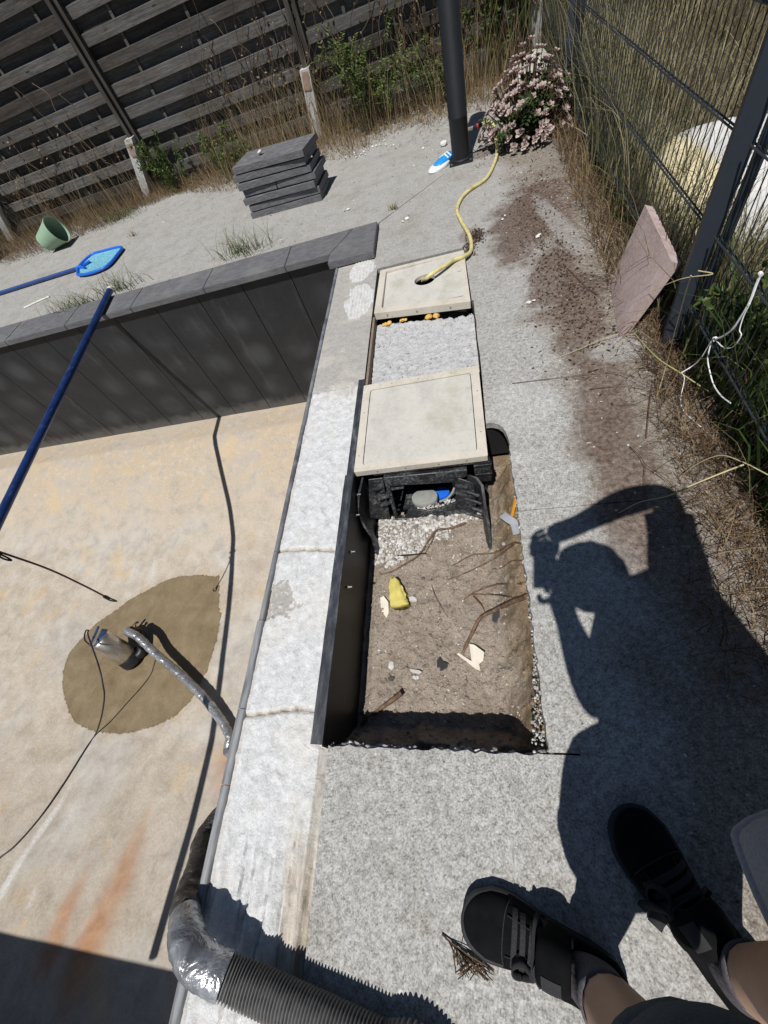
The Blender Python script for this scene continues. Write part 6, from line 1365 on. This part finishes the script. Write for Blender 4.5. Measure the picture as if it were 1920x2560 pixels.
def shoe(heel,toe,ankle,roll,bow):
    ax=Vector((toe.x-heel.x,toe.y-heel.y,0)); L=ax.length; ax.normalize(); sd_=Vector((ax.y,-ax.x,0)); k=L/.30     # sd_: right side of the foot
    W=lambda t: k*(np.interp(t,[0,.02,.07,.16,.30,.45,.58,.72,.84,.92,.97,.99,1.0],[.0,.017,.030,.038,.0375,.038,.046,.054,.0535,.043,.028,.016,0.0]))
    B=lambda t: k*roll*(.010*math.sin(PI*(t-.25)*1.2))       # the outline bows a little to one side
    P=lambda t,s,z: heel+ax*(L*t)+sd_*(s+B(t))+Vector((0,0,z))
    S=MB(); T=[0,.004,.015,.035,.07,.12,.2,.3,.4,.5,.6,.68,.76,.83,.89,.93,.96,.98,.993,1.0]
    def outline(e,z): return [P(t,W(t)+e*(1 if 0<t<1 else 0),z)+ax*(e*(1 if t>.9 else -1 if t<.1 else 0)) for t in T]+[P(t,-W(t)-e,z)+ax*(e*(1 if t>.9 else -1 if t<.1 else 0)) for t in reversed(T[1:-1])]
    S.rings([outline(.001,.0),outline(.005,.005),outline(.005,.020),outline(.0038,.0212),outline(.0038,.0228),outline(.005,.024),outline(.005,.036),outline(.001,.039)])
    sole=S.build('sole',M_sole,per); autosmooth(sole,50)
    # upper: cross sections from heel to toe
    U_=MB(); H=lambda t: k*np.interp(t,[0,.05,.12,.24,.34,.42,.52,.62,.72,.82,.90,.96,.99,1],[.060,.078,.080,.068,.066,.085,.086,.074,.063,.055,.048,.040,.033,.028]); rr=[]; nA=20
    for t in T[1:-1]:
        w=W(t)-.0005; h=H(t); ring_=[]
        for i in range(nA+1):
            a=PI*i/nA; c_=math.cos(a); s_=math.sin(a); ex=.62 if t>.4 else .5
            ring_.append(P(t,w*math.copysign(abs(c_)**ex,c_)*(1-.10*s_*(t>.35)),.030+(h-.030)*abs(s_)**.8))
        rr.append(ring_)
    vs=[v for r in rr for v in r]; fs=[]; n_=nA+1
    for i in range(len(rr)-1):
        for j in range(nA): fs.append((i*n_+j,i*n_+j+1,(i+1)*n_+j+1,(i+1)*n_+j))
    fs+= [tuple(range(n_-1,-1,-1)),tuple((len(rr)-1)*n_+j for j in range(n_))]
    U_.add(vs,fs); up=U_.build('upper',M_canvas,per); autosmooth(up,60)
    def top(t,u,lift=0): # u -1..1 across
        a=PI*(1-(u+1)/2); c_=math.cos(a); s_=math.sin(a); w=W(t); h=H(t); return P(t,w*math.copysign(abs(c_)**.62,c_)*(1-.10*s_),.030+(h-.030)*abs(s_)**.8+lift)
    # toe-cap seam, eyestays with stitched edge
    m=MB(); m.tube([top(.735-.05*u*u,u,.0012) for u in np.linspace(-.92,.92,24)],.0013,6); autosmooth(m.build('toe_seam',M_lace,up),60)
    for s in (-1,1):
        m=MB(); pts=[]; 
        va=[];fa=[]; ts=np.linspace(.46,.715,12)
        for i,t in enumerate(ts): va+= [top(t,s*.30,.004),top(t,s*.30,.0005),top(t,s*.72,.0025),top(t,s*.86,.0015)]
        for i in range(11):
            for j in range(3): fa.append((i*4+j,i*4+j+1,(i+1)*4+j+1,(i+1)*4+j))
        m.add(va,fa); eo=m.build('eyestay',M_canvas,up,True); sm=eo.modifiers.new('s','SOLIDIFY'); sm.thickness=.003
        m=MB(); m.tube([top(t,s*.29,.0045) for t in ts],.0012,5); m.tube([top(t,s*.86,.002) for t in ts],.0012,5); m.build('stitch_line',M_lace,up)
    # padded collar and tongue
    cp=[P(.055,0,.082*k)]+[P(t,s_*(W(t)*.93),z*k) for t,s_,z in ((.10,1,.078),(.2,1,.068),(.31,1,.066),(.40,.85,.082))]+[P(.425,0,.092*k)]+[P(t,-s_*(W(t)*.93),z*k) for t,s_,z in ((.40,.85,.082),(.31,1,.066),(.2,1,.068),(.10,1,.078))]
    loop=smooth_path(cp+[cp[0]],6); m=MB(); m.tube(loop+[loop[1]],.0105*k,10,False); autosmooth(m.build('collar',M_canvas,up),70)
    # padded tongue: a thick roll crossing the instep in front of the ankle
    def cross(t,u,z0):
        a=PI*(1-(u+1)/2); return P(t+.055*(1-u*u), W(t)*1.02*math.copysign(abs(math.cos(a))**.75,math.cos(a)), .050+(z0-.050)*abs(math.sin(a))**.75)
    rr=[]; us=np.linspace(-.97,.97,25)
    for u in us:
        c_=cross(.395,u,.122*k); nn=(P(.30,0,.02)-c_); nn=Vector((c_.x-P(.36,0,.03).x,c_.y-P(.36,0,.03).y,c_.z-.03)).normalized(); e1=(ax*.85+Vector((0,0,-.5)))
        e1=(e1-nn*e1.dot(nn)).normalized(); sc=1-.35*abs(u)**3; rr.append([c_+e1*(.030*k*sc*math.cos(q))+nn*(.012*k*math.sin(q)) for q in [2*PI*i/14 for i in range(14)]])
    m=MB(); m.rings(rr); to=autosmooth(m.build('tongue',M_canvas,up),70)
    m=MB(); vs=[]; fs=[]
    for u in np.linspace(-.56,-.14,7):
        c_=cross(.395,u,.122*k); nn=Vector((c_.x-P(.36,0,.03).x,c_.y-P(.36,0,.03).y,c_.z-.03)).normalized(); e1=(ax*.85+Vector((0,0,-.5))); e1=(e1-nn*e1.dot(nn)).normalized()
        for q in (-.016,-.005,.006,.017): vs.append(c_+e1*(q*k)+nn*(.0135*k*math.sqrt(max(0,1-(q/.034)**2))))
    fs=[(i*4+j,i*4+j+1,(i+1)*4+j+1,(i+1)*4+j) for i in range(6) for j in range(3)]
    m.add(vs,fs); m.build('tongue_patch',M_patch,to,True)
    # flat laces across the instep, a knot to one side with a drooping bow
    for t,tw_,u0,u1 in ((.665,.006,-.62,.62),(.615,.010,-.60,.62),(.565,-.006,-.58,.60),(.515,.008,-.55,.58)):
        m=MB(); us=np.linspace(u0,u1,13); m.ribbon([top(t+tw_*u,u,.006+.006*(1-(u*1.5)**2)) for u in us],.0098*k,ax,.0014); m.build('lace',M_lace,up)
    kn_=top(.545,-.40,.020); m=MB(); m.rock(kn_,.011*k,sub=2); up_=Vector((0,0,1))
    def bowp(pts,w,side): m.ribbon(smooth_path(pts,7),w*k,side,.0011)
    lp=[kn_,top(.61,-.18,.026),top(.665,-.34,.030),top(.655,-.62,.028),top(.60,-.80,.022),kn_+Vector((0,0,.006))]
    bowp(lp,.019,up_*.8-sd_*.5)
    lp=[kn_,top(.50,.10,.026),P(.47,W(.47)*.85,.085*k),P(.50,W(.5)*1.12,.062),P(.545,W(.54)*.75,.080*k),kn_+Vector((0,0,.008))]
    bowp(lp,.017,up_*.7+ax*.5)
    bowp([kn_,P(.52,-W(.52)*.95,.066),P(.485,-W(.48)*1.30,.030),P(.455,-W(.45)*1.62,.010)],.024,ax+up_*.25)
    bowp([kn_,P(.555,-W(.55)*1.0,.066),P(.565,-W(.56)*1.28,.030),P(.545,-W(.55)*1.45,.012)],.016,ax+up_*.3)
    m.build('lace_bow',M_lace,up,True)
    # sock
    an=ankle; heelc=P(.20,0,.06); m=MB(); shin=(knL if ankle is anL else knR)-an
    def sr(c,rx,ry): 
        o=[]
        for i in range(28):
            a=2*PI*i/28; o.append(Vector(c)+ax*(ry*math.cos(a))+sd_*(rx*math.sin(a)))
        return o
    top_c=an+shin*.20
    m.rings([sr(P(.27,0,.045),.033*k,.062*k),sr(P(.25,0,.075),.033*k,.058*k),sr(P(.235,0,.095).lerp(an,.5),.038*k,.052*k),sr(an+Vector((0,0,.012)),.053,.057),sr(an+shin*.06,.053,.056),sr(an+shin*.13,.055,.058),sr(top_c,.058,.061),sr(top_c+Vector((0,0,.001)),.053,.056)],True,False)
    m.build('sock',M_sock,per,True)
tL=Vector((-.160,-.338,0)); hL=Vector((.212,-.412,0)); tR=Vector((.283,-.072,0)); hR=Vector((.462,-.425,0))
shoe(hL,tL,anL,1,((-1,.030,.56,0),(1,.022,.50,0)))
shoe(hR,tR,anR,-1,((-1,.020,.55,0),(1,.030,.60,0)))
